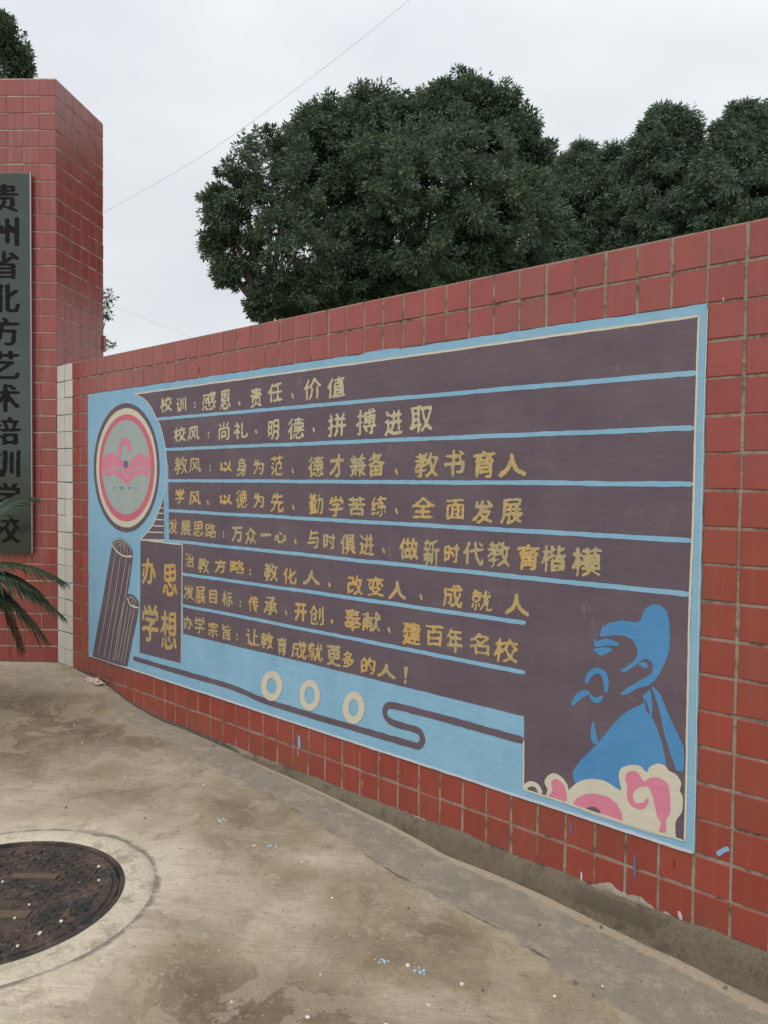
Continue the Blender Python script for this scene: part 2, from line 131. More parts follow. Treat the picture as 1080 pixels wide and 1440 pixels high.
 ('F','robed_figure_drape','azure',2,[(4.5295,0.6492),(4.5547,0.6299),(4.5821,0.5755),(4.6093,0.5218),(4.6402,0.4697),(4.6438,0.4285),(4.6398,0.3837),(4.6168,0.3837),(4.5986,0.4259),(4.5774,0.4806),(4.5658,0.5294),(4.5513,0.5864),(4.5354,0.6219),(4.5261,0.6417)],[]),
 ('F','cream_cloud','cream',3,[(4.2082,0.1564),(4.2009,0.1645),(4.202,0.1748),(4.2073,0.1859),(4.2126,0.1962),(4.2177,0.2056),(4.2243,0.2147),(4.232,0.2234),(4.2399,0.2317),(4.2479,0.2395),(4.2564,0.2468),(4.2654,0.2536),(4.2751,0.2596),(4.2855,0.2648),(4.2966,0.2694),(4.3081,0.2732),(4.3199,0.276),(4.3319,0.2779),(4.3443,0.2789),(4.3567,0.279),(4.3688,0.278),(4.3815,0.275),(4.3946,0.2705),(4.4064,0.2661),(4.4152,0.2635),(4.4203,0.2631),(4.4227,0.2641),(4.4234,0.2662),(4.4235,0.2693),(4.4228,0.2737),(4.4207,0.2793),(4.4183,0.2857),(4.4164,0.2924),(4.4149,0.2997),(4.4135,0.3077),(4.4126,0.3157),(4.4129,0.3228),(4.4144,0.3288),(4.4168,0.334),(4.4203,0.3389),(4.4247,0.3436),(4.4303,0.3484),(4.437,0.3529),(4.4445,0.357),(4.4524,0.3603),(4.4613,0.363),(4.471,0.3652),(4.4806,0.3663),(4.4891,0.366),(4.4965,0.363),(4.5032,0.358),(4.5091,0.3533),(4.5139,0.3514),(4.5169,0.3533),(4.5185,0.3577),(4.5201,0.3632),(4.5234,0.3686),(4.5292,0.3743),(4.5364,0.3807),(4.5441,0.3865),(4.5514,0.3903),(4.5584,0.3917),(4.5655,0.3915),(4.5721,0.3901),(4.5778,0.3883),(4.582,0.3858),(4.585,0.3823),(4.588,0.3787),(4.592,0.3757),(4.5977,0.3741),(4.6044,0.3732),(4.6111,0.372),(4.6171,0.3694),(4.6226,0.3649),(4.6277,0.3591),(4.632,0.3527),(4.6347,0.346),(4.635,0.3391),(4.6334,0.3317),(4.6315,0.3242),(4.6312,0.3172),(4.6332,0.3113),(4.6365,0.3063),(4.6398,0.3006),(4.6419,0.2931),(4.6426,0.2826),(4.6426,0.2702),(4.6417,0.2574),(4.6396,0.2459),(4.6357,0.2363),(4.6303,0.2275),(4.6248,0.2192),(4.6209,0.2107),(4.6194,0.2018),(4.6192,0.1928),(4.6195,0.1841),(4.6191,0.1761),(4.6198,0.1685),(4.6215,0.1613),(4.6204,0.1551),(4.6129,0.1502),(4.5962,0.1472),(4.5728,0.1456),(4.5464,0.1448),(4.5214,0.1441),(4.4989,0.1436),(4.4767,0.1437),(4.4538,0.1439),(4.4292,0.1442),(4.4016,0.1442),(4.3719,0.1443),(4.3417,0.1447),(4.3127,0.1457),(4.2833,0.147),(4.2531,0.1487),(4.2266,0.1515)],[]),
 ('F','pink_cloud','pink',4,[(4.2312,0.1555),(4.2512,0.1854),(4.2812,0.2086),(4.3259,0.2246),(4.3748,0.2272),(4.4088,0.2098),(4.4264,0.1836),(4.4317,0.1557),(4.3471,0.1558),(4.3439,0.1685),(4.3221,0.1741),(4.2983,0.1663),(4.2844,0.155)],[]),
 ('F','pink_cloud_eye','dark',4,[(4.2844,0.155),(4.2983,0.1663),(4.3221,0.1741),(4.3439,0.1685),(4.3471,0.1576)],[]),
 ('F','pink_cloud','pink',4,[(4.4396,0.3075),(4.4401,0.3145),(4.4415,0.322),(4.4441,0.329),(4.4483,0.3345),(4.4551,0.3386),(4.4638,0.3417),(4.4729,0.3433),(4.4805,0.3428),(4.4863,0.3391),(4.4912,0.3328),(4.4954,0.3262),(4.4992,0.3214),(4.5024,0.3186),(4.5048,0.3169),(4.5072,0.3164),(4.5102,0.3173),(4.5138,0.3202),(4.5176,0.3249),(4.5221,0.33),(4.5278,0.3341),(4.5353,0.3374),(4.5441,0.3404),(4.5531,0.3425),(4.5614,0.3429),(4.5689,0.3415),(4.5761,0.3386),(4.5826,0.3345),(4.5879,0.3293),(4.5916,0.3227),(4.5941,0.3147),(4.5959,0.3061),(4.5973,0.2977),(4.5985,0.2895),(4.5992,0.2811),(4.5996,0.2727),(4.5998,0.2642),(4.6001,0.2554),(4.6003,0.2464),(4.6,0.2377),(4.5989,0.2297),(4.5963,0.223),(4.5924,0.2171),(4.5887,0.2113),(4.5865,0.2046),(4.5865,0.1965),(4.5881,0.1874),(4.5897,0.1786),(4.5899,0.1713),(4.5882,0.1657),(4.5855,0.1611),(4.5823,0.1575),(4.5789,0.155),(4.575,0.1532),(4.5704,0.1521),(4.5664,0.1526),(4.5639,0.1556),(4.5643,0.1624),(4.5665,0.1722),(4.5688,0.1825),(4.5693,0.1909),(4.5671,0.1961),(4.5633,0.1998),(4.5591,0.2034),(4.5556,0.2084),(4.5533,0.2154),(4.5515,0.2237),(4.5498,0.2323),(4.5478,0.2407),(4.5457,0.2489),(4.5435,0.2571),(4.541,0.2651),(4.5382,0.2727),(4.5347,0.2803),(4.5308,0.2878),(4.5266,0.2943),(4.5223,0.2987),(4.5181,0.3004),(4.5138,0.3),(4.5092,0.2984),(4.5043,0.2965),(4.4988,0.2946),(4.4928,0.2921),(4.4869,0.289),(4.4818,0.2851),(4.4774,0.2802),(4.4736,0.2743),(4.4705,0.268),(4.4685,0.2621),(4.4679,0.2564),(4.4685,0.2506),(4.4699,0.2453),(4.4718,0.241),(4.4741,0.2376),(4.477,0.235),(4.4806,0.2334),(4.4848,0.2332),(4.4902,0.2347),(4.4966,0.2377),(4.5029,0.2414),(4.5082,0.2451),(4.5123,0.2495),(4.5156,0.2546),(4.5183,0.2589),(4.5205,0.2608),(4.5225,0.2597),(4.5241,0.2564),(4.5249,0.2519),(4.5244,0.2471),(4.5225,0.2415),(4.5194,0.2348),(4.5154,0.2283),(4.5106,0.223),(4.5047,0.2192),(4.4978,0.2161),(4.4905,0.2141),(4.4834,0.2134),(4.4765,0.2142),(4.4694,0.2162),(4.4629,0.2194),(4.4573,0.2236),(4.4531,0.2292),(4.4497,0.2362),(4.4472,0.2437),(4.4455,0.2513),(4.4451,0.2591),(4.4458,0.2672),(4.4467,0.2753),(4.4467,0.2827),(4.4451,0.2893),(4.4427,0.2953),(4.4405,0.3013)],[]),
 ('F','cream_cloud','cream',3,[(4.1227,0.1571),(4.121,0.1622),(4.123,0.1695),(4.1258,0.1776),(4.1265,0.185),(4.1237,0.1913),(4.119,0.1974),(4.1147,0.2036),(4.1129,0.2101),(4.1145,0.2175),(4.1182,0.2254),(4.1231,0.2329),(4.1287,0.2391),(4.1349,0.2441),(4.1421,0.2481),(4.1498,0.2509),(4.1575,0.2523),(4.1656,0.2519),(4.174,0.25),(4.1823,0.2471),(4.1896,0.2436),(4.1961,0.2396),(4.202,0.2347),(4.2071,0.2294),(4.211,0.2239),(4.2136,0.2186),(4.2151,0.2131),(4.2157,0.2071),(4.2157,0.1999),(4.2155,0.1902),(4.215,0.1787),(4.2129,0.1679),(4.2081,0.1602),(4.1994,0.1567),(4.1875,0.156),(4.1746,0.1565),(4.1627,0.1568),(4.1513,0.156),(4.1397,0.155),(4.1296,0.155)],[]),
 ('F','pink_cloud','pink',4,[(4.1293,0.157),(4.1305,0.1621),(4.1367,0.1693),(4.1439,0.1774),(4.1482,0.1852),(4.1476,0.1927),(4.1445,0.2006),(4.1416,0.2081),(4.1411,0.2147),(4.144,0.2206),(4.1489,0.2259),(4.1549,0.23),(4.1611,0.2324),(4.1681,0.2326),(4.1759,0.2311),(4.1836,0.2283),(4.19,0.2249),(4.1948,0.2209),(4.1987,0.2162),(4.2018,0.2104),(4.2041,0.2033),(4.2064,0.1934),(4.2083,0.1813),(4.2086,0.1698),(4.206,0.1615),(4.1994,0.1575),(4.1896,0.1563),(4.1785,0.1564),(4.168,0.1564),(4.1571,0.1555),(4.1451,0.1546),(4.135,0.1548)],[]),
 ('B','cream_cloud','cream',3,[(4.0271,0.154),(4.0335,0.1734),(4.058,0.1877),(4.0827,0.1827),(4.0986,0.16)],0.02),
]
MARKS = [
 ('paint_smear','azurel',[(2.6947,0.0671),(2.6981,-0.0006)],0.02),
 ('paint_smear','white',[(2.6901,-0.0097),(2.6876,-0.0392)],0.004),
 ('paint_smear','azurel',[(4.7575,0.1402),(4.7729,0.1569),(4.7949,0.1734)],0.016),
 ('paint_smear','indigo',[(4.2249,0.0952),(4.2261,0.0368)],0.008),
 ('paint_smear','indigo',[(4.4765,0.0524),(4.4785,-0.0351)],0.008),
 ('paint_smear','white',[(4.2726,-0.0835),(4.2747,-0.1172)],0.008),
 ('paint_smear','white',[(3.1452,-0.0412),(3.1446,-0.0647)],0.005),
 ('paint_smear','pinkw',[(4.6363,-0.0912),(4.6442,-0.1173)],0.017),
 ('paint_smear','rust',[(4.6152,0.081),(4.6161,0.0448)],0.006),
 ('paint_smear','white',[(4.7314,1.9326),(4.7339,1.921)],0.006),
 ('paint_smear','azurel',[(3.1251,1.9243),(3.2059,1.9238),(3.2843,1.9234),(3.3436,1.9232)],[0.004, 0.01, 0.012, 0.003]),
]
TEXT = [  # character, line, x, z, width, height
 ('校', 0, 1.4691, 1.7924, 0.1416, 0.097),
 ('训', 0, 1.6314, 1.7826, 0.1081, 0.0898),
 ('感', 0, 1.9129, 1.7846, 0.1408, 0.1052),
 ('恩', 0, 2.0665, 1.7823, 0.1027, 0.1121),
 ('、', 0, 2.1936, 1.7558, 0.0228, 0.0229),
 ('责', 0, 2.3387, 1.7754, 0.1043, 0.1073),
 ('任', 0, 2.4971, 1.7897, 0.1184, 0.1032),
 ('、', 0, 2.6317, 1.7664, 0.0255, 0.0257),
 ('价', 0, 2.7816, 1.7874, 0.1302, 0.1116),
 ('值', 0, 2.9482, 1.782, 0.1265, 0.1058),
 (':', 0, 1.7726, 1.7721, 0.0207, 0.041),
 ('校', 1, 1.6175, 1.6083, 0.1304, 0.0952),
 ('风', 1, 1.7594, 1.6082, 0.1251, 0.0883),
 (':', 1, 1.9072, 1.5962, 0.0199, 0.0403),
 ('尚', 1, 2.0549, 1.6098, 0.1032, 0.1051),
 ('礼', 1, 2.2053, 1.6087, 0.1287, 0.0934),
 ('、', 1, 2.3401, 1.5982, 0.0188, 0.0251),
 ('明', 1, 2.4839, 1.6024, 0.0923, 0.1084),
 ('德', 1, 2.6602, 1.6001, 0.129, 0.1189),
 ('、', 1, 2.7918, 1.5912, 0.0268, 0.0286),
 ('拼', 1, 2.9529, 1.6057, 0.129, 0.1147),
 ('搏', 1, 3.1479, 1.6124, 0.1318, 0.1257),
 ('进', 1, 3.3188, 1.5997, 0.1102, 0.1217),
 ('取', 1, 3.4767, 1.6083, 0.1295, 0.1179),
 ('教', 2, 1.6325, 1.4276, 0.1445, 0.1123),
 ('风', 2, 1.774, 1.4263, 0.1247, 0.0884),
 (':', 2, 1.9231, 1.4087, 0.0232, 0.0432),
 ('以', 2, 2.0767, 1.4171, 0.1184, 0.0581),
 ('身', 2, 2.2157, 1.4133, 0.0937, 0.1055),
 ('为', 2, 2.3619, 1.4104, 0.0937, 0.0824),
 ('范', 2, 2.5123, 1.4181, 0.1034, 0.1101),
 ('、', 2, 2.6355, 1.3922, 0.0255, 0.0277),
 ('德', 2, 2.8098, 1.4111, 0.1133, 0.1091),
 ('才', 2, 2.9553, 1.4144, 0.1013, 0.1106),
 ('兼', 2, 3.0971, 1.4132, 0.1081, 0.1103),
 ('备', 2, 3.2145, 1.4163, 0.1092, 0.1121),
 ('、', 2, 3.3362, 1.3868, 0.0219, 0.026),
 ('教', 2, 3.5107, 1.4136, 0.1382, 0.1136),
 ('书', 2, 3.6589, 1.4192, 0.1129, 0.1113),
 ('育', 2, 3.8094, 1.4122, 0.1126, 0.1132),
 ('人', 2, 3.9445, 1.4057, 0.1311, 0.089),
 ('学', 3, 1.6186, 1.2466, 0.1053, 0.0927),
 ('风', 3, 1.7748, 1.2366, 0.1214, 0.0866),
 ('、', 3, 1.9025, 1.2159, 0.0234, 0.029),
 ('以', 3, 2.0731, 1.2359, 0.1187, 0.0564),
 ('德', 3, 2.217, 1.2416, 0.1059, 0.1057),
 ('为', 3, 2.3633, 1.2373, 0.0938, 0.0826),
 ('先', 3, 2.5141, 1.2297, 0.1109, 0.1057),
 ('、', 3, 2.643, 1.2096, 0.0255, 0.0259),
 ('勤', 3, 2.8119, 1.2303, 0.1068, 0.1075),
 ('学', 3, 2.9551, 1.2224, 0.1014, 0.1005),
 ('苦', 3, 3.0936, 1.2261, 0.1145, 0.0954),
 ('练', 3, 3.2344, 1.2298, 0.1029, 0.0954),
 ('、', 3, 3.3389, 1.2122, 0.0242, 0.026),
 ('全', 3, 3.4951, 1.2303, 0.1342, 0.0962),
 ('面', 3, 3.6693, 1.2278, 0.0985, 0.0913),
 ('发', 3, 3.8062, 1.2231, 0.1063, 0.0996),
 ('展', 3, 3.9453, 1.2295, 0.1063, 0.105),
 ('发', 4, 1.5456, 1.063, 0.1, 0.0934),
 ('展', 4, 1.6828, 1.0615, 0.1057, 0.0937),
 ('思', 4, 1.8111, 1.0641, 0.111, 0.0951),
 ('路', 4, 1.9328, 1.0593, 0.1159, 0.0851),
 (':', 4, 2.0554, 1.0447, 0.0172, 0.0387),
 ('万', 4, 2.1783, 1.0509, 0.0991, 0.0869),
 ('众', 4, 2.2999, 1.0472, 0.1033, 0.095),
 ('一', 4, 2.4275, 1.0586, 0.0914, 0.0192),
 ('心', 4, 2.5439, 1.0531, 0.0942, 0.0605),
 ('、', 4, 2.6611, 1.038, 0.0193, 0.0253),
 ('与', 4, 2.7943, 1.0571, 0.0865, 0.0927),
 ('时', 4, 2.9096, 1.0536, 0.0885, 0.0795),
 ('俱', 4, 3.0374, 1.046, 0.1056, 0.1036),
 ('进', 4, 3.1582, 1.0495, 0.0959, 0.1049),
 ('、', 4, 3.2655, 1.0332, 0.0233, 0.0298),
 ('做', 4, 3.4151, 1.0497, 0.1144, 0.1033),
 ('新', 4, 3.5421, 1.043, 0.0921, 0.1204),
 ('时', 4, 3.654, 1.047, 0.0851, 0.0841),
 ('代', 4, 3.7622, 1.052, 0.1085, 0.0986),
 ('教', 4, 3.8877, 1.0551, 0.1131, 0.1088),
 ('育', 4, 4.025, 1.0541, 0.1028, 0.1056),
 ('楷', 4, 4.1337, 1.0567, 0.1094, 0.108),
 ('模', 4, 4.271, 1.0548, 0.1209, 0.1144),
 ('治', 5, 1.7218, 0.8755, 0.0951, 0.0881),
 ('教', 5, 1.8616, 0.8563, 0.1186, 0.0915),
 ('方', 5, 2.0254, 0.8638, 0.1128, 0.079),
 ('略', 5, 2.1829, 0.8731, 0.1355, 0.0771),
 (':', 5, 2.2966, 0.8555, 0.0191, 0.0393),
 ('教', 5, 2.467, 0.8696, 0.1235, 0.1023),
 ('化', 5, 2.6201, 0.862, 0.1068, 0.0822),
 ('人', 5, 2.7825, 0.8674, 0.1285, 0.0762),
 ('、', 5, 2.9121, 0.8451, 0.0228, 0.0289),
 ('改', 5, 3.0871, 0.8592, 0.1069, 0.0955),
 ('变', 5, 3.2188, 0.8648, 0.1127, 0.0931),
 ('人', 5, 3.3518, 0.8609, 0.1071, 0.0853),
 ('、', 5, 3.4897, 0.8486, 0.0254, 0.0302),
 ('成', 5, 3.6611, 0.8686, 0.1077, 0.1009),
 ('就', 5, 3.8079, 0.8666, 0.1112, 0.0959),
 ('人', 5, 3.9773, 0.8672, 0.1147, 0.0875),
 ('发', 6, 1.7129, 0.6885, 0.1146, 0.0884),
 ('展', 6, 1.8312, 0.6845, 0.1106, 0.106),
 ('目', 6, 1.9579, 0.6871, 0.0799, 0.0832),
 ('标', 6, 2.0918, 0.6889, 0.1022, 0.0886),
 (':', 6, 2.209, 0.6764, 0.0197, 0.04),
 ('传', 6, 2.325, 0.6862, 0.0948, 0.0903),
 ('承', 6, 2.4686, 0.6925, 0.1161, 0.1025),
 ('、', 6, 2.5926, 0.6749, 0.0236, 0.0306),
 ('开', 6, 2.7043, 0.6881, 0.0945, 0.0962),
 ('创', 6, 2.8211, 0.6871, 0.1088, 0.1004),
 ('、', 6, 2.9317, 0.6728, 0.0244, 0.0288),
 ('奉', 6, 3.0727, 0.6963, 0.1193, 0.1077),
 ('献', 6, 3.1942, 0.7034, 0.1187, 0.0995),
 ('、', 6, 3.3033, 0.6801, 0.0243, 0.0269),
 ('建', 6, 3.4396, 0.6817, 0.1109, 0.1092),
 ('百', 6, 3.5661, 0.6883, 0.1026, 0.0958),
 ('年', 6, 3.6735, 0.6854, 0.0877, 0.1062),
 ('名', 6, 3.8012, 0.6883, 0.1018, 0.0912),
 ('校', 6, 3.9285, 0.6821, 0.1175, 0.1006),
 ('办', 7, 1.7079, 0.5075, 0.0958, 0.0833),
 ('学', 7, 1.8265, 0.5088, 0.1054, 0.1031),
 ('宗', 7, 1.9571, 0.5027, 0.0978, 0.0907),
 ('旨', 7, 2.0845, 0.5012, 0.082, 0.0889),
 (':', 7, 2.1822, 0.4923, 0.0199, 0.0403),
 ('让', 7, 2.3184, 0.5112, 0.1222, 0.0955),
 ('教', 7, 2.4399, 0.5088, 0.1098, 0.0937),
 ('育', 7, 2.5607, 0.4952, 0.0795, 0.0989),
 ('成', 7, 2.693, 0.4983, 0.1235, 0.0967),
 ('就', 7, 2.814, 0.5079, 0.1129, 0.0984),
 ('更', 7, 2.9476, 0.5078, 0.1042, 0.1045),
 ('多', 7, 3.0451, 0.504, 0.0838, 0.085),
 ('的', 7, 3.1763, 0.4995, 0.0958, 0.0829),
 ('人', 7, 3.2907, 0.4934, 0.1177, 0.0676),
 ('!', 7, 3.4061, 0.4952, 0.0219, 0.0728),
 ('办', 8, 1.2713, 0.7704, 0.169, 0.1744),
 ('思', 8, 1.5101, 0.7436, 0.1661, 0.202),
 ('学', 8, 1.2867, 0.4539, 0.1946, 0.2414),
 ('想', 8, 1.4966, 0.4381, 0.1793, 0.2423),
 ('立', 9, 0.8538, 1.2869, 0.0493, 0.0246),
 ('德', 9, 0.9402, 1.2878, 0.0526, 0.0265),
 ('育', 9, 1.0397, 1.2889, 0.047, 0.024),
 ('人', 9, 1.1221, 1.2897, 0.0418, 0.0216),
]
CROWNS = {  # tree: blobs of foliage (x, y, z, radius) in metres
 'A': [(-5.98,6.44,4.47,0.16),(-5.77,7.04,7.40,0.39),(-5.36,6.88,4.97,0.28),(-6.26,6.37,6.24,0.75),(-6.13,6.91,7.33,0.62),(-6.40,6.05,6.19,0.47),(-6.53,6.33,5.58,0.58),(-6.33,6.06,5.10,0.26),(-5.67,6.64,4.89,0.31),(-5.18,6.72,5.54,0.80),(-5.41,6.66,6.50,0.65),(-6.62,5.92,6.41,0.26),(-6.11,6.17,6.92,0.39),(-6.65,5.94,5.71,0.23),(-5.11,7.00,4.89,0.41),(-5.97,6.48,4.61,0.26)],
 'B': [(-4.34,9.38,8.60,0.36),(-3.84,10.20,8.63,0.47),(-4.78,9.48,8.43,0.55),(-4.84,8.91,8.49,0.28),(-5.56,8.57,8.63,0.28),(-2.93,10.71,7.62,0.41),(-4.23,9.56,8.88,0.19),(-3.96,10.11,9.01,0.19),(-6.47,7.48,4.82,0.36),(-5.95,7.75,4.76,0.41),(-5.60,8.17,4.92,0.47),(-6.09,7.85,7.94,0.50),(-3.54,10.37,8.57,0.50),(-5.92,8.25,7.81,1.00),(-5.50,9.01,8.35,0.86),(-6.10,8.44,6.45,1.11),(-4.73,8.83,6.66,1.52),(-4.41,10.14,8.40,1.00),(-3.65,10.54,7.90,0.86),(-4.03,9.87,8.74,0.41),(-3.75,8.92,6.33,1.66),(-3.08,10.00,6.32,1.11),(-5.04,8.58,5.04,0.86),(-3.90,9.56,5.04,1.11),(-3.05,10.50,8.12,0.39),(-5.79,7.94,8.16,0.55),(-5.26,8.21,5.41,0.69),(-4.74,9.64,8.61,0.55),(-3.37,10.94,5.35,0.83)],
 'C': [(-4.40,14.28,8.51,0.47),(-3.71,14.65,8.44,0.51),(-3.35,15.44,8.54,0.51),(-4.80,14.07,8.55,0.58),(-4.35,14.44,8.96,0.27),(-3.99,14.97,9.07,0.30),(-4.64,14.14,8.20,0.64),(-4.12,14.63,8.71,0.58),(-3.69,15.38,8.84,0.58),(-4.06,15.33,7.51,1.22),(-4.30,14.10,6.61,1.02),(-4.15,14.13,7.75,0.85),(-3.28,14.82,7.56,0.85),(-4.86,14.16,8.84,0.37),(-4.18,14.72,9.28,0.27),(-3.62,15.21,9.28,0.24)],
 'D': [(-2.34,14.72,9.26,0.39),(-1.93,15.21,9.23,0.42),(-2.34,14.50,8.72,0.55),(-2.06,15.18,8.42,0.77),(-2.83,14.67,8.23,0.48),(-1.69,15.81,8.43,0.45),(-1.50,15.44,7.80,0.55),(-2.34,14.94,9.64,0.22),(-1.96,15.09,9.55,0.24),(-2.28,15.27,9.22,0.67),(-2.49,14.49,8.33,0.58),(-1.88,15.59,8.73,0.55),(-2.09,14.56,7.40,1.06),(-2.62,14.85,6.63,0.96),(-1.94,15.95,7.23,0.96),(-2.12,14.89,9.45,0.35),(-2.79,14.44,7.76,0.48)],
 'E': [(-0.47,15.45,9.04,0.49),(-0.81,14.85,8.60,0.42),(-0.55,15.08,8.20,0.76),(-0.90,14.48,7.63,0.55),(-0.53,15.16,9.29,0.18),(-0.35,15.30,8.84,0.55),(-0.84,14.82,8.85,0.27),(-0.67,15.28,8.85,0.58),(-0.26,15.93,8.94,0.64),(-0.88,14.67,8.12,0.49),(-0.23,14.84,7.34,1.15),(-0.44,14.68,6.47,1.00),(0.26,16.45,7.96,1.36),(-0.28,15.52,9.26,0.27),(-0.76,15.20,9.26,0.24),(-0.93,14.59,7.15,0.68)],
 'F': [(-7.42,2.59,8.29,0.27),(-7.33,2.77,7.98,0.20),(-7.65,2.46,8.07,0.40),(-7.43,2.51,8.49,0.16),(-7.98,2.07,7.09,1.00),(-7.28,2.75,7.77,0.16),(-7.45,2.08,5.43,1.23),(-7.54,2.54,6.46,0.67)],
 'G': [(-3.61,2.00,3.32,0.29),(-3.32,2.12,3.55,0.08),(-3.30,2.13,3.37,0.07),(-3.24,2.07,2.97,0.08),(-3.42,1.69,2.79,0.42)],
}
STAINS = [(0.91,-0.59,0.38,0.24,-0.90),(1.54,-0.39,0.24,0.18,-0.70),(1.39,-0.87,0.23,0.17,-0.60),(2.79,-0.58,0.38,0.23,-0.30),(3.51,-1.24,0.14,0.16,-0.45),(3.69,-1.15,0.20,0.11,-0.60),(3.89,-1.22,0.23,0.10,-0.75),(4.06,-1.05,0.12,0.06,-0.50),(3.68,-1.50,0.12,0.10,-0.30),(4.03,-0.73,0.21,0.12,-0.35),(4.02,-0.51,0.15,0.09,-0.30),(2.83,-0.07,0.21,0.09,-0.20),(2.13,-0.77,0.20,0.17,-0.30),(4.07,-0.97,0.08,0.05,-0.50),(0.43,-0.25,0.52,0.26,0.70),(-0.22,-0.22,0.31,0.18,0.60),(2.57,-0.74,0.19,0.14,0.45),(3.04,-0.98,0.08,0.36,0.50),(3.45,-1.68,0.22,0.10,0.60),(3.55,-0.87,0.17,0.14,0.60),(3.26,-0.91,0.16,0.16,0.35),(3.39,-0.47,0.13,0.06,0.70),(2.21,-0.55,0.14,0.08,0.50),(1.98,-1.04,0.23,0.18,0.40),(2.64,0.14,0.07,0.05,0.30),(3.82,-0.94,0.14,0.08,0.45),(4.49,-0.63,0.12,0.07,0.15),(4.15,-0.87,0.17,0.05,0.30),(4.26,-0.51,0.11,0.06,0.20)]
WIRES = [[(-1.48,6.09,8.41),(-1.79,5.78,8.01),(-2.88,5.12,7.17),(-4.38,4.37,6.27),(-5.97,3.52,5.50),(-7.50,2.74,4.87)],[(-8.37,3.57,4.84),(-7.72,4.85,4.41),(-7.54,5.69,4.18),(-7.11,6.76,3.80)]]

# ------------------------------------------------------------------ helpers
def tag(o, label=None, cat=None, group=None, kind=None):
    if label: o['label'] = label
    if cat: o['category'] = cat
    if group: o['group'] = group
    if kind: o['kind'] = kind
    return o
def link(name, me, mat=None, parent=None, loc=None, rot=None):
    o = bpy.data.objects.new(name, me); COL.objects.link(o)
    if mat is not None and me is not None and len(me.materials) == 0: me.materials.append(mat)
    if parent is not None: o.parent = parent
    if loc is not None: o.location = loc
    if rot is not None: o.rotation_euler = rot
    return o
def empty(name, loc=(0, 0, 0)):
    o = bpy.data.objects.new(name, None); COL.objects.link(o); o.location = loc; o.empty_display_size = .1
    return o
def mesh(name, verts, faces):
    me = bpy.data.meshes.new(name); me.from_pydata([tuple(v) for v in verts], [], faces); me.update(); return me
def npmesh(name, co, quads):
    me = bpy.data.meshes.new(name); nv = len(co); nf, k = quads.shape
    me.vertices.add(nv); me.vertices.foreach_set('co', np.ascontiguousarray(co, dtype=np.float32).ravel())
    me.loops.add(nf * k); me.loops.foreach_set('vertex_index', np.ascontiguousarray(quads, dtype=np.int32).ravel())
    me.polygons.add(nf); me.polygons.foreach_set('loop_start', np.arange(0, nf * k, k, dtype=np.int32)); me.polygons.foreach_set('loop_total', np.full(nf, k, dtype=np.int32))
    me.update(calc_edges=True); return me
def box_verts(x0, x1, y0, y1, z0, z1):
    return [(x0,y0,z0),(x1,y0,z0),(x1,y1,z0),(x0,y1,z0),(x0,y0,z1),(x1,y0,z1),(x1,y1,z1),(x0,y1,z1)]
BOXF = [(0,3,2,1),(4,5,6,7),(0,1,5,4),(1,2,6,5),(2,3,7,6),(3,0,4,7)]
def prism(name, foot, z0, z1):
    n = len(foot); v = [(x, y, z0) for x, y in foot] + [(x, y, z1) for x, y in foot]
    f = [tuple(range(n))[::-1], tuple(range(n, 2*n))] + [(i, (i+1) % n, n+(i+1) % n, n+i) for i in range(n)]
    return mesh(name, v, f)
def tube(path, rad, seg=8, cap=True):
    pts = [Vector(p) for p in path]; n = len(pts); rr = rad if isinstance(rad, (list, tuple)) else [rad]*n
    V, F = [], []
    a = None
    for i, p in enumerate(pts):
        t = (pts[min(i+1, n-1)] - pts[max(i-1, 0)]).normalized()
        if a is None: a = t.orthogonal().normalized()
        else:
            a = (a - t*a.dot(t)).normalized()
        b = t.cross(a)
        for k in range(seg):
            an = 2*math.pi*k/seg; V.append(p + (a*math.cos(an) + b*math.sin(an))*rr[i])
    for i in range(n-1):
        for k in range(seg):
            F.append((i*seg+k, i*seg+(k+1) % seg, (i+1)*seg+(k+1) % seg, (i+1)*seg+k))
    if cap: F.append(tuple(range(seg))[::-1]); F.append(tuple((n-1)*seg+k for k in range(seg)))
    return V, F
def join(parts):
    V, F = [], []
    for v, f in parts:
        o = len(V); V += list(v); F += [tuple(i+o for i in q) for q in f]
    return V, F
def smooth(me):
    me.polygons.foreach_set('use_smooth', [True]*len(me.polygons)); return me

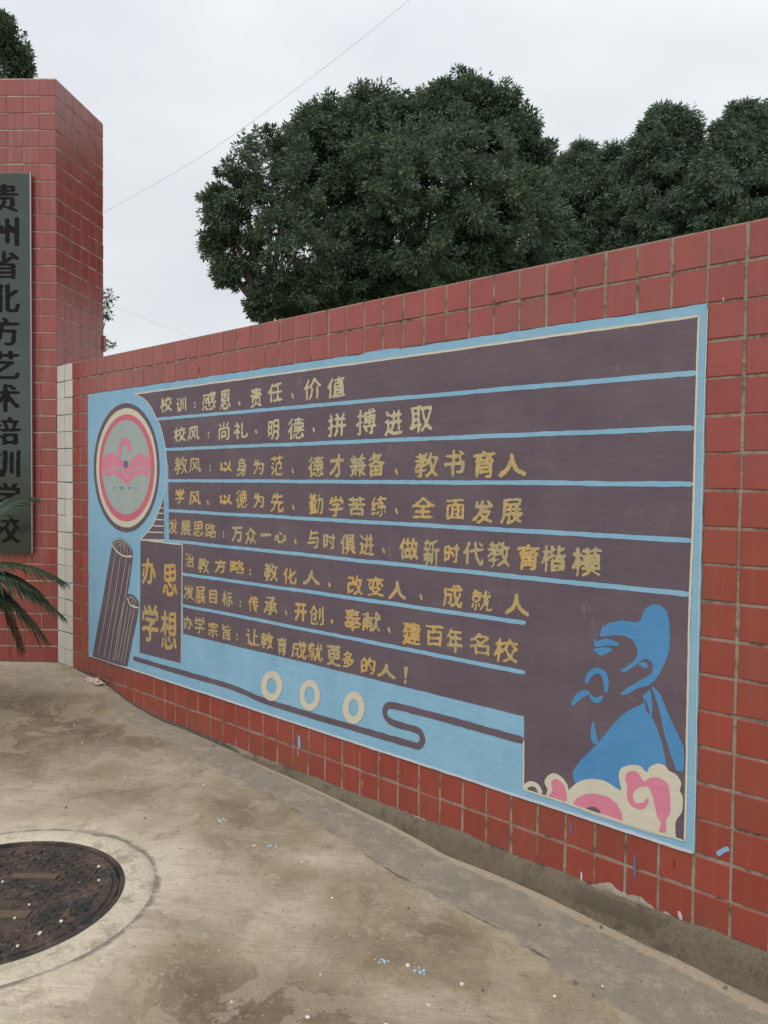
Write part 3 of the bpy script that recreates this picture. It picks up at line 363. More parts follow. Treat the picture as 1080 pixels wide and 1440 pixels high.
# ------------------------------------------------------------------ materials
def newmat(name):
    m = bpy.data.materials.new(name); m.use_nodes = True
    t = m.node_tree; t.nodes.clear()
    o = t.nodes.new('ShaderNodeOutputMaterial'); b = t.nodes.new('ShaderNodeBsdfPrincipled'); t.links.new(b.outputs[0], o.inputs[0])
    return m, t, b
class G:
    def __init__(s, t): s.t = t; s.geo = t.nodes.new('ShaderNodeNewGeometry')
    def l(s, a, b): s.t.links.new(a, b)
    def noise(s, scale, detail=4, rough=.55, vec=None, dist=0, stretch=None):
        n = s.t.nodes.new('ShaderNodeTexNoise'); n.inputs['Scale'].default_value = scale; n.inputs['Detail'].default_value = detail
        n.inputs['Roughness'].default_value = rough; n.inputs['Distortion'].default_value = dist
        v = vec or s.geo.outputs['Position']
        if stretch:
            m = s.t.nodes.new('ShaderNodeMapping'); m.inputs['Scale'].default_value = stretch; s.l(v, m.inputs[0]); v = m.outputs[0]
        s.l(v, n.inputs['Vector']); return n.outputs[0]
    def ramp(s, fac, stops):
        r = s.t.nodes.new('ShaderNodeValToRGB'); e = r.color_ramp.elements
        while len(e) < len(stops): e.new(.5)
        for k, (p, c) in enumerate(stops):
            e[k].position = p; e[k].color = (c, c, c, 1) if isinstance(c, (int, float)) else (*c, 1)
        s.l(fac, r.inputs[0]); return r.outputs[0]
    def mix(s, fac, a, b, mode='MIX'):
        n = s.t.nodes.new('ShaderNodeMix'); n.data_type = 'RGBA'; n.blend_type = mode
        for inp, v in ((n.inputs[0], fac), (n.inputs[6], a), (n.inputs[7], b)):
            if isinstance(v, (int, float)): inp.default_value = v
            elif isinstance(v, tuple): inp.default_value = (*v, 1)
            else: s.l(v, inp)
        return n.outputs[2]
    def math(s, op, a, b=0, c=None):
        n = s.t.nodes.new('ShaderNodeMath'); n.operation = op
        for i, v in enumerate((a, b) if c is None else (a, b, c)):
            if isinstance(v, (int, float)): n.inputs[i].default_value = v
            else: s.l(v, n.inputs[i])
        return n.outputs[0]
    def attr(s, name):
        n = s.t.nodes.new('ShaderNodeAttribute'); n.attribute_name = name; return n.outputs['Fac']
    def rand(s):
        n = s.t.nodes.new('ShaderNodeObjectInfo'); return n.outputs['Random']
    def bump(s, h, strength=.3, dist=.01):
        n = s.t.nodes.new('ShaderNodeBump'); n.inputs['Strength'].default_value = strength; n.inputs['Distance'].default_value = dist
        s.l(h, n.inputs['Height']); return n.outputs[0]
def setp(b, **k):
    for n, v in k.items():
        n = n.replace('_', ' ')
        if n in b.inputs: b.inputs[n].default_value = v

def tile_mat(name, base, alt, pale, rough=.3, streak=.3):
    m, t, b = newmat(name); g = G(t)
    c = g.mix(g.rand(), base, alt)
    c = g.mix(g.ramp(g.noise(7, 5, .6), [(.35, 0), (.75, .5)]), c, tuple(x*.72 for x in base))
    st = g.ramp(g.noise(5, 3, .55, stretch=(6, 6, .35)), [(.52, 0), (.80, streak)])     # lime washed down by rain
    c = g.mix(st, c, pale)
    dirt = g.ramp(g.noise(2.1, 6, .65), [(.45, 0), (.8, .5)])
    c = g.mix(dirt, c, (.16, .085, .06))
    c = g.mix(g.ramp(g.noise(23, 6, .8), [(.72, 0), (.735, .75)]), c, (.45, .33, .27))     # chipped glaze
    sp = g.ramp(g.noise(160, 2, .5), [(.68, 0), (.74, .5)])
    c = g.mix(sp, c, (.10, .05, .04))
    g.l(c, b.inputs['Base Color'])
    ro = g.math('ADD', g.math('MULTIPLY', g.noise(14, 4, .6), .22), rough-.1)
    g.l(ro, b.inputs['Roughness'])
    g.l(g.bump(g.noise(30, 3, .5), .12, .004), b.inputs['Normal'])
    setp(b, IOR=1.65)
    return m
M = {}
M['tile'] = tile_mat('glazed_red_tile', (.262, .040, .026), (.305, .051, .033), (.42, .24, .2), .22, .10)
M['tile2'] = tile_mat('glazed_red_tile_pillar', (.235, .040, .032), (.280, .050, .038), (.44, .28, .26), .24, .25)
M['wtile'] = tile_mat('glazed_white_tile', (.56, .55, .50), (.62, .61, .56), (.66, .65, .6), .35, .3)
_t = M['wtile'].node_tree
for n in _t.nodes:
    if n.bl_idname == 'ShaderNodeMix' and tuple(round(x, 2) for x in n.inputs[7].default_value[:3]) == (.16, .09, .06): n.inputs[7].default_value = (.38, .36, .31, 1)
    if n.bl_idname == 'ShaderNodeMix' and tuple(round(x, 2) for x in n.inputs[7].default_value[:3]) == (.1, .05, .04): n.inputs[7].default_value = (.40, .38, .34, 1)

def mortar_mat(name, a, bcol, dark, amount=.5, rough=.92, scale=1.0):
    m, t, b = newmat(name); g = G(t)
    c = g.mix(g.noise(5*scale, 6, .65), a, bcol)
    c = g.mix(g.ramp(g.noise(11*scale, 7, .7), [(.5, 0), (.62, amount)]), c, dark)
    c = g.mix(g.ramp(g.noise(90*scale, 3, .6), [(.4, 0), (.7, .45)]), c, tuple(x*.55 for x in a))
    g.l(c, b.inputs['Base Color']); setp(b, Roughness=rough)
    g.l(g.bump(g.noise(55*scale, 6, .7), .7, .006), b.inputs['Normal'])
    return m
M['grout'] = mortar_mat('grout', (.245, .195, .145), (.38, .32, .245), (.055, .04, .03), .85)
M['skirt'] = mortar_mat('cement_skirt', (.115, .090, .060), (.180, .145, .100), (.060, .05, .033), .7)
_t = M['skirt'].node_tree; _b = next(n for n in _t.nodes if n.bl_idname == 'ShaderNodeBsdfPrincipled'); g = G(_t)
_src = _b.inputs['Base Color'].links[0].from_socket
_s = g.t.nodes.new('ShaderNodeSeparateXYZ'); g.l(g.geo.outputs['Position'], _s.inputs[0])
_dx = g.math('DIVIDE', g.math('ABSOLUTE', g.math('SUBTRACT', _s.outputs[0], 4.41)), .165)
_dz = g.math('DIVIDE', g.math('ABSOLUTE', g.math('SUBTRACT', _s.outputs[2], -.158)), .032)
_d = g.math('ADD', g.math('MAXIMUM', _dx, _dz), g.math('MULTIPLY', g.math('SUBTRACT', g.noise(11, 7, .75), .5), 1.3))
_c = g.mix(g.ramp(_d, [(.80, .75), (1.05, 0)]), _src, (.080, .063, .043))       # darker trowelled patch of newer cement
g.l(_c, _b.inputs['Base Color'])
M['patch'] = mortar_mat('dark_cement_patch', (.10, .082, .058), (.125, .105, .075), (.07, .065, .045), .4)
M['roughmortar'] = mortar_mat('rough_mortar', (.27, .24, .19), (.34, .30, .24), (.16, .13, .09), .5)
M['grout2'] = mortar_mat('pale_grout', (.42, .34, .27), (.52, .44, .36), (.14, .10, .08), .6)
M['joint_and_shade'] = mortar_mat('dirty_joint_and_contact_shade', (.06, .05, .04), (.11, .095, .075), (.03, .025, .02), .5)  # dark grout behind the white tiles, also the painted contact shade strips
M['render'] = mortar_mat('cement_render', (.3, .27, .23), (.36, .33, .28), (.2, .17, .13), .3)

def paint_mat(name, col, alt, amt=.5, chip=None, rough=.6, chipamt=.0, brush=.35):
    m, t, b = newmat(name); g = G(t)
    c = g.mix(g.ramp(g.noise(3.2, 6, .6, stretch=(1, 1, 1.6)), [(.35, 0), (.7, amt)]), col, alt)
    c = g.mix(g.ramp(g.noise(26, 5, .65, stretch=(.35, 1, 1.4)), [(.4, 0), (.75, brush)]), c, tuple(x*.86 for x in col))
    c = g.mix(g.ramp(g.noise(2.0, 4, .7, stretch=(5, 1, .6)), [(.55, 0), (.8, .22)]), c, tuple(min(1, x*1.25+.03) for x in col))
    c = g.mix(g.ramp(g.noise(1.3, 5, .65, stretch=(7, 1, .5)), [(.50, 0), (.66, .20)]), c, tuple(x*.72 for x in col))      # rain streaks
    c = g.mix(g.ramp(g.noise(9, 8, .8, stretch=(1, 1, .6), dist=.4), [(.60, 0), (.68, .28)]), c, (.30, .28, .27))      # dusty scuffs
    if chip:
        c = g.mix(g.ramp(g.noise(38, 6, .7), [(.72-chipamt, 0), (.76-chipamt, .85)]), c, chip)
    g.l(c, b.inputs['Base Color']); setp(b, Roughness=rough, Specular_IOR_Level=.4)
    h = g.mix(.5, g.noise(60, 5, .65, stretch=(.4, 1, 1)), g.noise(6, 3, .5))
    g.l(g.bump(h, .6, .006), b.inputs['Normal'])
    return m
M['blue'] = paint_mat('sky_blue_paint', (.205, .40, .55), (.26, .46, .60), .8, (.13, .2, .27), chipamt=.01)
M['dark'] = paint_mat('plum_grey_paint', (.105, .074, .096), (.140, .108, .124), .9, (.065, .045, .06), chipamt=.03)
M['cream'] = paint_mat('cream_paint', (.58, .54, .42), (.52, .50, .42), .5, (.40, .40, .36))
M['white'] = paint_mat('whitish_paint', (.50, .56, .60), (.42, .51, .58), .7, (.26, .36, .44), chipamt=.06)
M['rose'] = paint_mat('rose_paint', (.55, .13, .18), (.50, .14, .18), .7, (.40, .25, .27), chipamt=.02)
M['pink'] = paint_mat('pink_paint', (.62, .18, .27), (.58, .24, .31), .8, (.45, .34, .36), chipamt=.05)
M['pinkw'] = paint_mat('pale_pink_paint', (.60, .42, .37), (.5, .38, .33), .6)
M['sage'] = paint_mat('sage_grey_paint', (.33, .38, .35), (.31, .38, .40), .6, (.22, .34, .27), chipamt=.05)
M['azure'] = paint_mat('azure_paint', (.065, .225, .45), (.085, .265, .49), .6, (.06, .19, .38))
M['azurel'] = paint_mat('azure_smear_paint', (.22, .38, .58), (.2, .34, .5), .6, (.2, .14, .16), chipamt=.06)
M['indigo'] = paint_mat('indigo_paint', (.16, .12, .22), (.13, .12, .2), .5)
M['teal'] = paint_mat('teal_grey_paint', (.13, .22, .30), (.15, .22, .26), .5)
M['rust'] = paint_mat('dark_red_mark', (.16, .035, .03), (.12, .03, .03), .5)
def gold(name, a, bcol, lo, hi):
    m, t, b = newmat(name); g = G(t)
    f = g.math('ADD', g.noise(4.5, 3, .6), g.math('MULTIPLY', g.math('SUBTRACT', g.rand(), .5), .14))
    c = g.mix(g.ramp(f, [(lo, 0), (hi, 1)]), a, bcol)
    c = g.mix(g.ramp(g.noise(75, 4, .65), [(.42, 0), (.62, .55)]), c, tuple(x*.62 for x in a))
    c = g.mix(g.ramp(g.noise(48, 5, .75), [(.64, 0), (.68, .8)]), c, (.19, .14, .13))
    g.l(c, b.inputs['Base Color']); setp(b, Roughness=.45, Metallic=.15)
    g.l(g.bump(g.noise(70, 4, .6), .4, .003), b.inputs['Normal'])
    return m
M['gold0'] = gold('pale_gold_paint', (.52, .46, .30), (.56, .47, .26), .4, .65)
M['gold1'] = gold('gold_paint', (.45, .37, .20), (.58, .38, .12), .42, .62)
M['gold2'] = gold('warm_gold_paint', (.49, .37, .17), (.60, .37, .11), .4, .62)

def flat(name, c, rough=.6, metal=0, noisescale=20, amt=.3, bump=.2):
    m, t, b = newmat(name); g = G(t)
    col = g.mix(g.ramp(g.noise(noisescale, 5, .6), [(.35, 0), (.7, amt)]), c, tuple(x*.5 for x in c))
    g.l(col, b.inputs['Base Color']); setp(b, Roughness=rough, Metallic=metal)
    g.l(g.bump(g.noise(noisescale*3, 4, .6), bump, .004), b.inputs['Normal'])
    return m
M['wire'] = flat('cable_grey', (.5, .51, .53))
M['bark'] = flat('bark', (.075, .058, .045), .9, 0, 14, .7, .8)
M['stem'] = flat('green_stem', (.07, .10, .03), .6)
M['lead'] = flat('chip_white', (.62, .62, .58), .8)
M['chipblue'] = flat('chip_blue', (.35, .48, .55), .8)
M['paper'] = flat('crumpled_pink_paper', (.62, .47, .40), .9)
M['iron'] = None

def leaf_mat(name, a, b_, c_):
    m, t, b = newmat(name); g = G(t)
    c = g.mix(g.ramp(g.noise(1.1, 3, .6), [(.35, 0), (.65, 1)]), a, b_)
    c = g.mix(g.ramp(g.noise(9, 2, .5), [(.5, 0), (.75, .7)]), c, c_)
    g.l(c, b.inputs['Base Color']); setp(b, Roughness=.5, Specular_IOR_Level=.45)
    tl = t.nodes.new('ShaderNodeBsdfTranslucent'); ms = t.nodes.new('ShaderNodeMixShader'); ms.inputs[0].default_value = .28
    g.l(c, tl.inputs[0]); g.l(b.outputs[0], ms.inputs[1]); g.l(tl.outputs[0], ms.inputs[2])
    g.l(ms.outputs[0], next(n for n in t.nodes if n.bl_idname == 'ShaderNodeOutputMaterial').inputs[0])
    return m
M['leafA'] = leaf_mat('camphor_leaf', (.060, .100, .060), (.090, .135, .075), (.13, .18, .09))
M['leafB'] = leaf_mat('broad_leaf', (.066, .112, .070), (.098, .150, .085), (.14, .20, .10))
M['leafC'] = leaf_mat('willowy_leaf', (.080, .130, .085), (.110, .165, .100), (.15, .21, .12))
M['palm'] = leaf_mat('palm_leaflet', (.020, .045, .020), (.028, .062, .026), (.045, .09, .04))

# ------------------------------------------------------------------ ground
ZU = [(-200, 0), (0.35, 0.0), (.6, -.012), (.78, -.045), (1.0, -.088), (1.3, -.118), (1.7, -.128), (2.2, -.139), (2.85, -.147), (3.35, -.17), (3.65, -.203), (4.2, -.211), (4.65, -.228), (4.95, -.252), (6, -.28), (200, -.30)]
def zb(u):
    for (a, za), (b, z2) in zip(ZU, ZU[1:]):
        if u <= b:
            return za + (z2-za)*(u-a)/(b-a)
    return ZU[-1][1]
def ground_z(x, y): return zb(x)
def dense(lo, hi, step, far):
    c = list(np.arange(lo, hi+1e-6, step)); s = step; a = lo; L = []
    while a > -far: s *= 1.35; a -= s; L.append(a)
    s = step; a = hi; H = []
    while a < far: s *= 1.35; a += s; H.append(a)
    return np.array(L[::-1] + c + H)
gx = dense(-1.6, 6.0, .022, 400); gy = dense(-2.6, .1, .022, 400)
X, Y = np.meshgrid(gx, gy)
zz = np.interp(X, [a for a, _ in ZU], [b for _, b in ZU])
def vnoise(x, y, sc, seed):
    r = np.random.default_rng(seed); T = r.random((256, 256))
    xs, ys = x*sc, y*sc; xi = np.floor(xs).astype(int); yi = np.floor(ys).astype(int); fx = xs-xi; fy = ys-yi
    fx = fx*fx*(3-2*fx); fy = fy*fy*(3-2*fy)
    g_ = lambda i, j: T[i % 256, j % 256]
    return (g_(xi, yi)*(1-fx)+g_(xi+1, yi)*fx)*(1-fy)+(g_(xi, yi+1)*(1-fx)+g_(xi+1, yi+1)*fx)*fy
MC = (2.812, -1.522); RC = .44; RO = .552          # manhole centre, cover and collar radius
dm = np.hypot(X-MC[0], Y-MC[1])
bumpz = (vnoise(X, Y, 2.2, 1)-.5)*.012 + (vnoise(X, Y, 9, 2)-.5)*.004 + (vnoise(X, Y, 30, 3)-.5)*.0016
bumpz *= np.clip((dm-RO)/.15, 0, 1)
STRIPU = [-9, .6, 1.1, 2.27, 2.77, 3.31, 3.65, 4.26, 4.67, 4.95, 6, 9]
STRIPD = [-.1, -.1, .16, .225, .245, .298, .315, .346, .413, .47, .6, .6]
sd = np.interp(X, STRIPU, STRIPD) + Y              # > 0 inside the grey strip beside the wall
zz = zz + bumpz
zz = np.where(sd > 0, zz - .004*np.clip(sd*12, 0, 1), zz)
hole = dm < RC-.0
zz = np.where(dm < RO+.05, np.interp(MC[0], [a for a, _ in ZU], [b for _, b in ZU])*1.0 + (zz*0), zz)
ZM = float(np.interp(MC[0], [a for a, _ in ZU], [b for _, b in ZU]))
bl = np.clip((dm-(RO+.05))/.35, 0, 1); base_ = np.interp(X, [a for a, _ in ZU], [b for _, b in ZU])+bumpz
zz = np.where(dm < RO+.40, ZM*(1-bl)+np.where(dm > RO+.05, zz, ZM)*bl, zz)
zz = np.where(dm < RO-.03, ZM-.02, zz)             # the collar and cover sit in this recess
co = np.stack([X, Y, zz], -1).reshape(-1, 3)
ny, nx = X.shape
idx = np.arange(nx*ny).reshape(ny, nx)
q = np.stack([idx[:-1, :-1], idx[:-1, 1:], idx[1:, 1:], idx[1:, :-1]], -1).reshape(-1, 4)
gme = npmesh('ground', co, q); smooth(gme)
rx, ry = .729, .684
stain = np.zeros_like(X)
for cx, cy, a, b, w in STAINS:
    dx, dy = X-cx, Y-cy
    p = (dx*rx+dy*ry)/(a*1.1); f_ = (-dx*ry+dy*rx)/(b*1.1)
    stain += w*np.exp(-(p*p+f_*f_)*.9)
halo = np.exp(-((dm-RO)/.2)**2)*.9*(dm > RO-.05)
stain += halo
for nm, arr in (('stain', stain), ('strip', np.clip(sd*4+.5, 0, 1)), ('edge', np.clip(1-np.abs(-Y-.012-.02*np.clip(X-2, 0, 3))/.05, 0, 1)*np.clip((X-2.0)*2, 0, 1)),
                ('crack', np.clip(1-np.abs(sd)/.03, 0, 1)*np.clip((X-1.5)*1, 0, 1)), ('ring', np.clip(1-np.abs(dm-RO)/.05, 0, 1))):
    at_ = gme.attributes.new(nm, 'FLOAT', 'POINT'); at_.data.foreach_set('value', np.ascontiguousarray(arr, dtype=np.float32).ravel())
m, t, b = newmat('worn_concrete'); g = G(t)
st = g.math('ADD', g.attr('stain'), g.math('MULTIPLY', g.math('SUBTRACT', g.noise(2.6, 7, .68, dist=.4), .5), 2.6))
c = g.ramp(g.math('ADD', g.math('MULTIPLY', st, .34), .5), [(.14, (.115, .082, .048)), (.34, (.20, .150, .092)), (.48, (.30, .238, .150)), (.62, (.42, .355, .255)), (.84, (.58, .51, .395))])
fine = g.noise(13, 8, .72, dist=.3)
c = g.mix(g.ramp(fine, [(.52, 0), (.60, .35)]), c, (.34, .285, .205))
c = g.mix(g.ramp(g.noise(4.3, 8, .7, dist=.6), [(.535, 0), (.548, .42)]), c, (.43, .365, .265))
c = g.mix(g.ramp(g.noise(2.7, 9, .72, dist=.9), [(.56, 0), (.572, .34)]), c, (.24, .205, .155))        # peeled skin of lighter cement with a crisp rim
c = g.mix(g.ramp(g.noise(6.5, 7, .7), [(.55, 0), (.72, .5)]), c, (.115, .088, .06))
def dotp(v):
    n = g.t.nodes.new('ShaderNodeVectorMath'); n.operation = 'DOT_PRODUCT'; g.l(g.geo.outputs['Position'], n.inputs[0]); n.inputs[1].default_value = v; return n.outputs['Value']
brushv = g.t.nodes.new('ShaderNodeCombineXYZ'); g.l(dotp((.729*1.3, .684*1.3, 0)), brushv.inputs[0]); g.l(dotp((-.684*24, .729*24, 0)), brushv.inputs[1])
c = g.mix(g.ramp(g.noise(5, 4, .6, vec=brushv.outputs[0]), [(.42, 0), (.68, .30)]), c, (.19, .15, .10))
# grey cement strip along the wall
sm = g.ramp(g.math('ADD', g.attr('strip'), g.math('MULTIPLY', g.math('SUBTRACT', g.noise(7, 8, .7), .5), .7)), [(.47, 0), (.53, 1)])
grey = g.mix(g.noise(6, 5, .6), (.195, .172, .132), (.29, .262, .21))
grey = g.mix(g.ramp(g.noise(11, 9, .8, dist=.15), [(.50, 0), (.58, .7)]), grey, (.36, .31, .235))
c = g.mix(sm, c, grey)
ed = g.ramp(g.math('ADD', g.attr('edge'), g.math('MULTIPLY', g.math('SUBTRACT', g.noise(16, 8, .75), .5), 1.5)), [(.42, 0), (.62, .85)])
c = g.mix(ed, c, (.40, .33, .24))
ck = g.ramp(g.math('MULTIPLY', g.attr('crack'), g.noise(5, 5, .7)), [(.40, 0), (.50, .75)])
c = g.mix(ck, c, (.07, .055, .04))
rg = g.ramp(g.math('MULTIPLY', g.attr('ring'), g.noise(9, 6, .7)), [(.25, 0), (.42, .8)])
c = g.mix(rg, c, (.12, .11, .09))
c = g.mix(g.ramp(g.noise(48, 3, .6), [(.30, .5), (.38, 0)]), c, (.09, .068, .045))
c = g.mix(g.ramp(g.noise(18, 9, .8, dist=1.2), [(.60, 0), (.63, .45)]), c, (.13, .10, .068))
c = g.mix(g.ramp(g.noise(85, 2, .5), [(.66, 0), (.70, .5)]), c, (.50, .45, .37))
c = g.mix(g.ramp(g.noise(210, 4, .7), [(.35, .25), (.65, 0)]), c, (.12, .095, .065))
g.l(c, b.inputs['Base Color'])
g.l(g.math('ADD', g.math('MULTIPLY', fine, .3), .58), b.inputs['Roughness'])
hh = g.mix(.35, g.noise(40, 8, .7), g.noise(9, 6, .65)); hh = g.mix(.25, hh, g.noise(5, 4, .6, vec=brushv.outputs[0]))
g.l(g.bump(hh, .55, .008), b.inputs['Normal'])
tag(link('ground', gme, m), kind='structure')

# ------------------------------------------------------------------ tiles
TP = .12
def tile_mesh(name, w, h, mat, t=.010, bv=.0022):
    x, z = w/2, h/2
    v = [(-x, t-.004, -z), (x, t-.004, -z), (x, t-.004, z), (-x, t-.004, z),
         (-x, bv-.0, -z), (x, bv, -z), (x, bv, z), (-x, bv, z),
         (-x+bv, 0, -z+bv), (x-bv, 0, -z+bv), (x-bv, 0, z-bv), (-x+bv, 0, z-bv)]
    f = [(8, 9, 10, 11)] + [(4+i, 4+(i+1) % 4, 8+(i+1) % 4, 8+i) for i in range(4)] + [(i, (i+1) % 4, 4+(i+1) % 4, 4+i) for i in range(4)]
    me = mesh(name, v, f); me.materials.append(mat); return me
def make_tiles(spec, parent, meshes, name='tile', jig=.0011, skew=.42, bm_name=None):
    """spec: list of (origin Vector, angle, x, z): centre of the tile x along the face, z up"""
    for (org, ang, x, z) in spec:
        d = Vector((math.cos(ang), math.sin(ang), 0)); n = Vector((math.sin(ang), -math.cos(ang), 0))
        p = org + d*(x+random.gauss(0, jig)) + n*random.gauss(0, .0004) + Vector((0, 0, z+random.gauss(0, jig)))
        o = bpy.data.objects.new(name, random.choice(meshes)); COL.objects.link(o); o.parent = parent
        o.location = p; o.rotation_euler = (R(random.gauss(0, skew)), R(random.gauss(0, skew*.6)), ang+R(random.gauss(0, skew)))

RED = [tile_mesh('tile', w, h, M['tile']) for w, h in ((.1095, .1105), (.1085, .111), (.1105, .1100))]
WALL_L = 5.04            # last column seen, the wall itself runs on to 7.2
wall = link('tiled_wall', prism('tiled_wall', [(.003, .004), (7.2, .004), (7.2, .22), (-.158, .22)], -.6, 2.159), M['grout'])
tag(wall, 'long low school wall faced with square red tiles, carrying the blue and plum painted mural', 'wall')
spec = []; far = []
O0 = Vector((0, 0, 0))
for n in range(-20, 39):               # column n spans x = (40-n)*.12 .. +.12 ; mural covers n 2..36
    x = (40-n-.5+1)*TP
    for r in range(0, 20):
        z = (18-r-.5)*TP
        inm = (2 <= n <= 36) and (2 <= r <= 16)
        if inm: continue
        if r == 19 and not (n <= 4): continue
        (spec if x < WALL_L and r < 20 else far).append((O0, 0.0, x, z))
spec = [s for s in spec if s[2] > .24]
make_tiles(spec, wall, RED)
print('wall tiles', len(spec), 'far', len(far))
# the part of the wall beyond the right edge of the view: joined
V, F = [], []
for (_, _, x, z) in far:
    o = len(V); V += [(v[0]+x, v[1], v[2]+z) for v in [tuple(q.co) for q in RED[0].vertices]]; F += [tuple(i+o for i in p.vertices) for p in RED[0].polygons]
if V:
    fo = link('tile', mesh('tile_far', V, F), M['tile'], wall); fo['kind'] = 'stuff'
link('joint_backing', mesh('joint_backing', box_verts(.001, .239, .0022, .0050, -.12, 2.157), BOXF), M['joint_and_shade'], wall)
WH = [tile_mesh('white_tile', w, h, M['wtile']) for w, h in ((.1150, .1155), (.1145, .116))]
make_tiles([(O0, 0.0, .06+.12*k, (18-r-.5)*TP) for k in (0, 1) for r in range(0, 19)], wall, WH, name='white_tile', skew=.15)

# cement skirt at the foot of the wall, with an uneven upper edge
us = np.arange(2.05, 7.2, .03); V, F = [], []
for i, u in enumerate(us):
    nv = noise.noise(Vector((u*3.1, 0, 1.7))); n2 = noise.noise(Vector((u*14, 3, 1.7)))
    grow = min(1, (u-2.05)/.8)
    top = -.123 + .012*nv*grow + .009*n2 + .008*grow - .03*(1-grow)
    bot = ground_z(u, 0) - .05
    out_ = .012 + .016*grow + .005*nv
    V += [(u, .006, top+.004), (u, -.003, top+.001), (u, -.55*out_, top-.012), (u, -out_+.004*n2, (top+bot+.05)/2), (u, -out_*1.25, bot+.045), (u, -out_*1.5, bot)]
for i in range(len(us)-1):
    for k in range(5): F.append((i*6+k, i*6+k+1, (i+1)*6+k+1, (i+1)*6+k))
sk = link('cement_skirt', smooth(mesh('cement_skirt', V, F)), M['skirt'], wall)
# darker trowelled patch with a rough pale lip
def ribbon(name, u0, u1, ztop, zbot, y, mat, seed, parent, step=.012, rag=.01):
    V, F = [], []; us = np.arange(u0, u1, step)
    for u in us:
        e = min(1, (u-u0)/.03, (u1-u)/.03); nn = noise.noise(Vector((u*17, seed, 0)))*rag; n3 = noise.noise(Vector((u*45, seed, 5)))*rag*.6
        zt = ztop(u)+nn+n3; zb_ = zbot(u)+nn*.5
        zm = (zt+zb_)/2; zt = zm+(zt-zm)*max(e, .05); zb2 = zm+(zb_-zm)*max(e, .05)
        V += [(u, y+.012, zt+.001), (u, y, zt-.003), (u, y-.002, zm), (u, y-.001, zb2+.003), (u, y+.012, zb2)]
    for i in range(len(us)-1):
        for k in range(4): F.append((i*5+k, i*5+k+1, (i+1)*5+k+1, (i+1)*5+k))
    return link(name, smooth(mesh(name, V, F)), mat, parent)
ribbon('mortar_smear', 4.30, 4.63, lambda u: -.085-.06*max(0, (u-4.5)/.1)*.3-.01, lambda u: -.14, -.0022, M['roughmortar'], 5., wall, rag=.018)
ribbon('mortar_smear', 3.34, 3.55, lambda u: -.112, lambda u: -.135, -.002, M['roughmortar'], 8., wall, rag=.014)
ribbon('mortar_smear', 3.88, 4.06, lambda u: -.118, lambda u: -.137, -.002, M['roughmortar'], 9., wall, rag=.01)

ribbon('contact_shade_line', .30, 2.2, lambda u: ground_z(u, 0)+.012, lambda u: ground_z(u, 0)-.02, -.0030, M['joint_and_shade'], 4., wall, rag=.006)  # dark strip painting in contact shade where the wall meets the ground
# ------------------------------------------------------------------ mural
def wav(x, z, amp=.0016, sc=28.):
    a = noise.noise(Vector((x*sc, 1.3, z*sc))); b_ = noise.noise(Vector((x*sc, 7.7, z*sc)))
    a2 = noise.noise(Vector((x*4, 3.3, z*4))); b2 = noise.noise(Vector((x*4, 9.7, z*4)))
    return x+a*amp+a2*.002, z+b_*amp+b2*.002
def densify(pts, step=.012, closed=True):
    o = []; n = len(pts)
    for i in range(n if closed else n-1):
        a, b_ = pts[i], pts[(i+1) % n]; d = math.hypot(b_[0]-a[0], b_[1]-a[1]); k = max(1, int(d/step))
        for j in range(k): o.append((a[0]+(b_[0]-a[0])*j/k, a[1]+(b_[1]-a[1])*j/k))
    if not closed: o.append(pts[-1])
    return o
def ly(layer): return -.0043 - .00055*layer
def fill(name, outer, holes, y, mat, parent, amp=.0018):
    loops = [densify(outer)] + [densify(h) for h in holes]
    loops = [[wav(*p, amp=amp) for p in lp] for lp in loops]
    vs = [Vector((p[0], p[1], 0)) for lp in loops for p in lp]
    tri = tessellate_polygon([[Vector((p[0], p[1], 0)) for p in lp] for lp in loops])
    F = []
    for a, b_, c_ in tri:
        cr = (vs[b_].x-vs[a].x)*(vs[c_].y-vs[a].y)-(vs[b_].y-vs[a].y)*(vs[c_].x-vs[a].x)
        F.append((a, b_, c_) if cr > 0 else (a, c_, b_))
    return link(name, mesh(name, [(v.x, y, v.y) for v in vs], F), mat, parent)
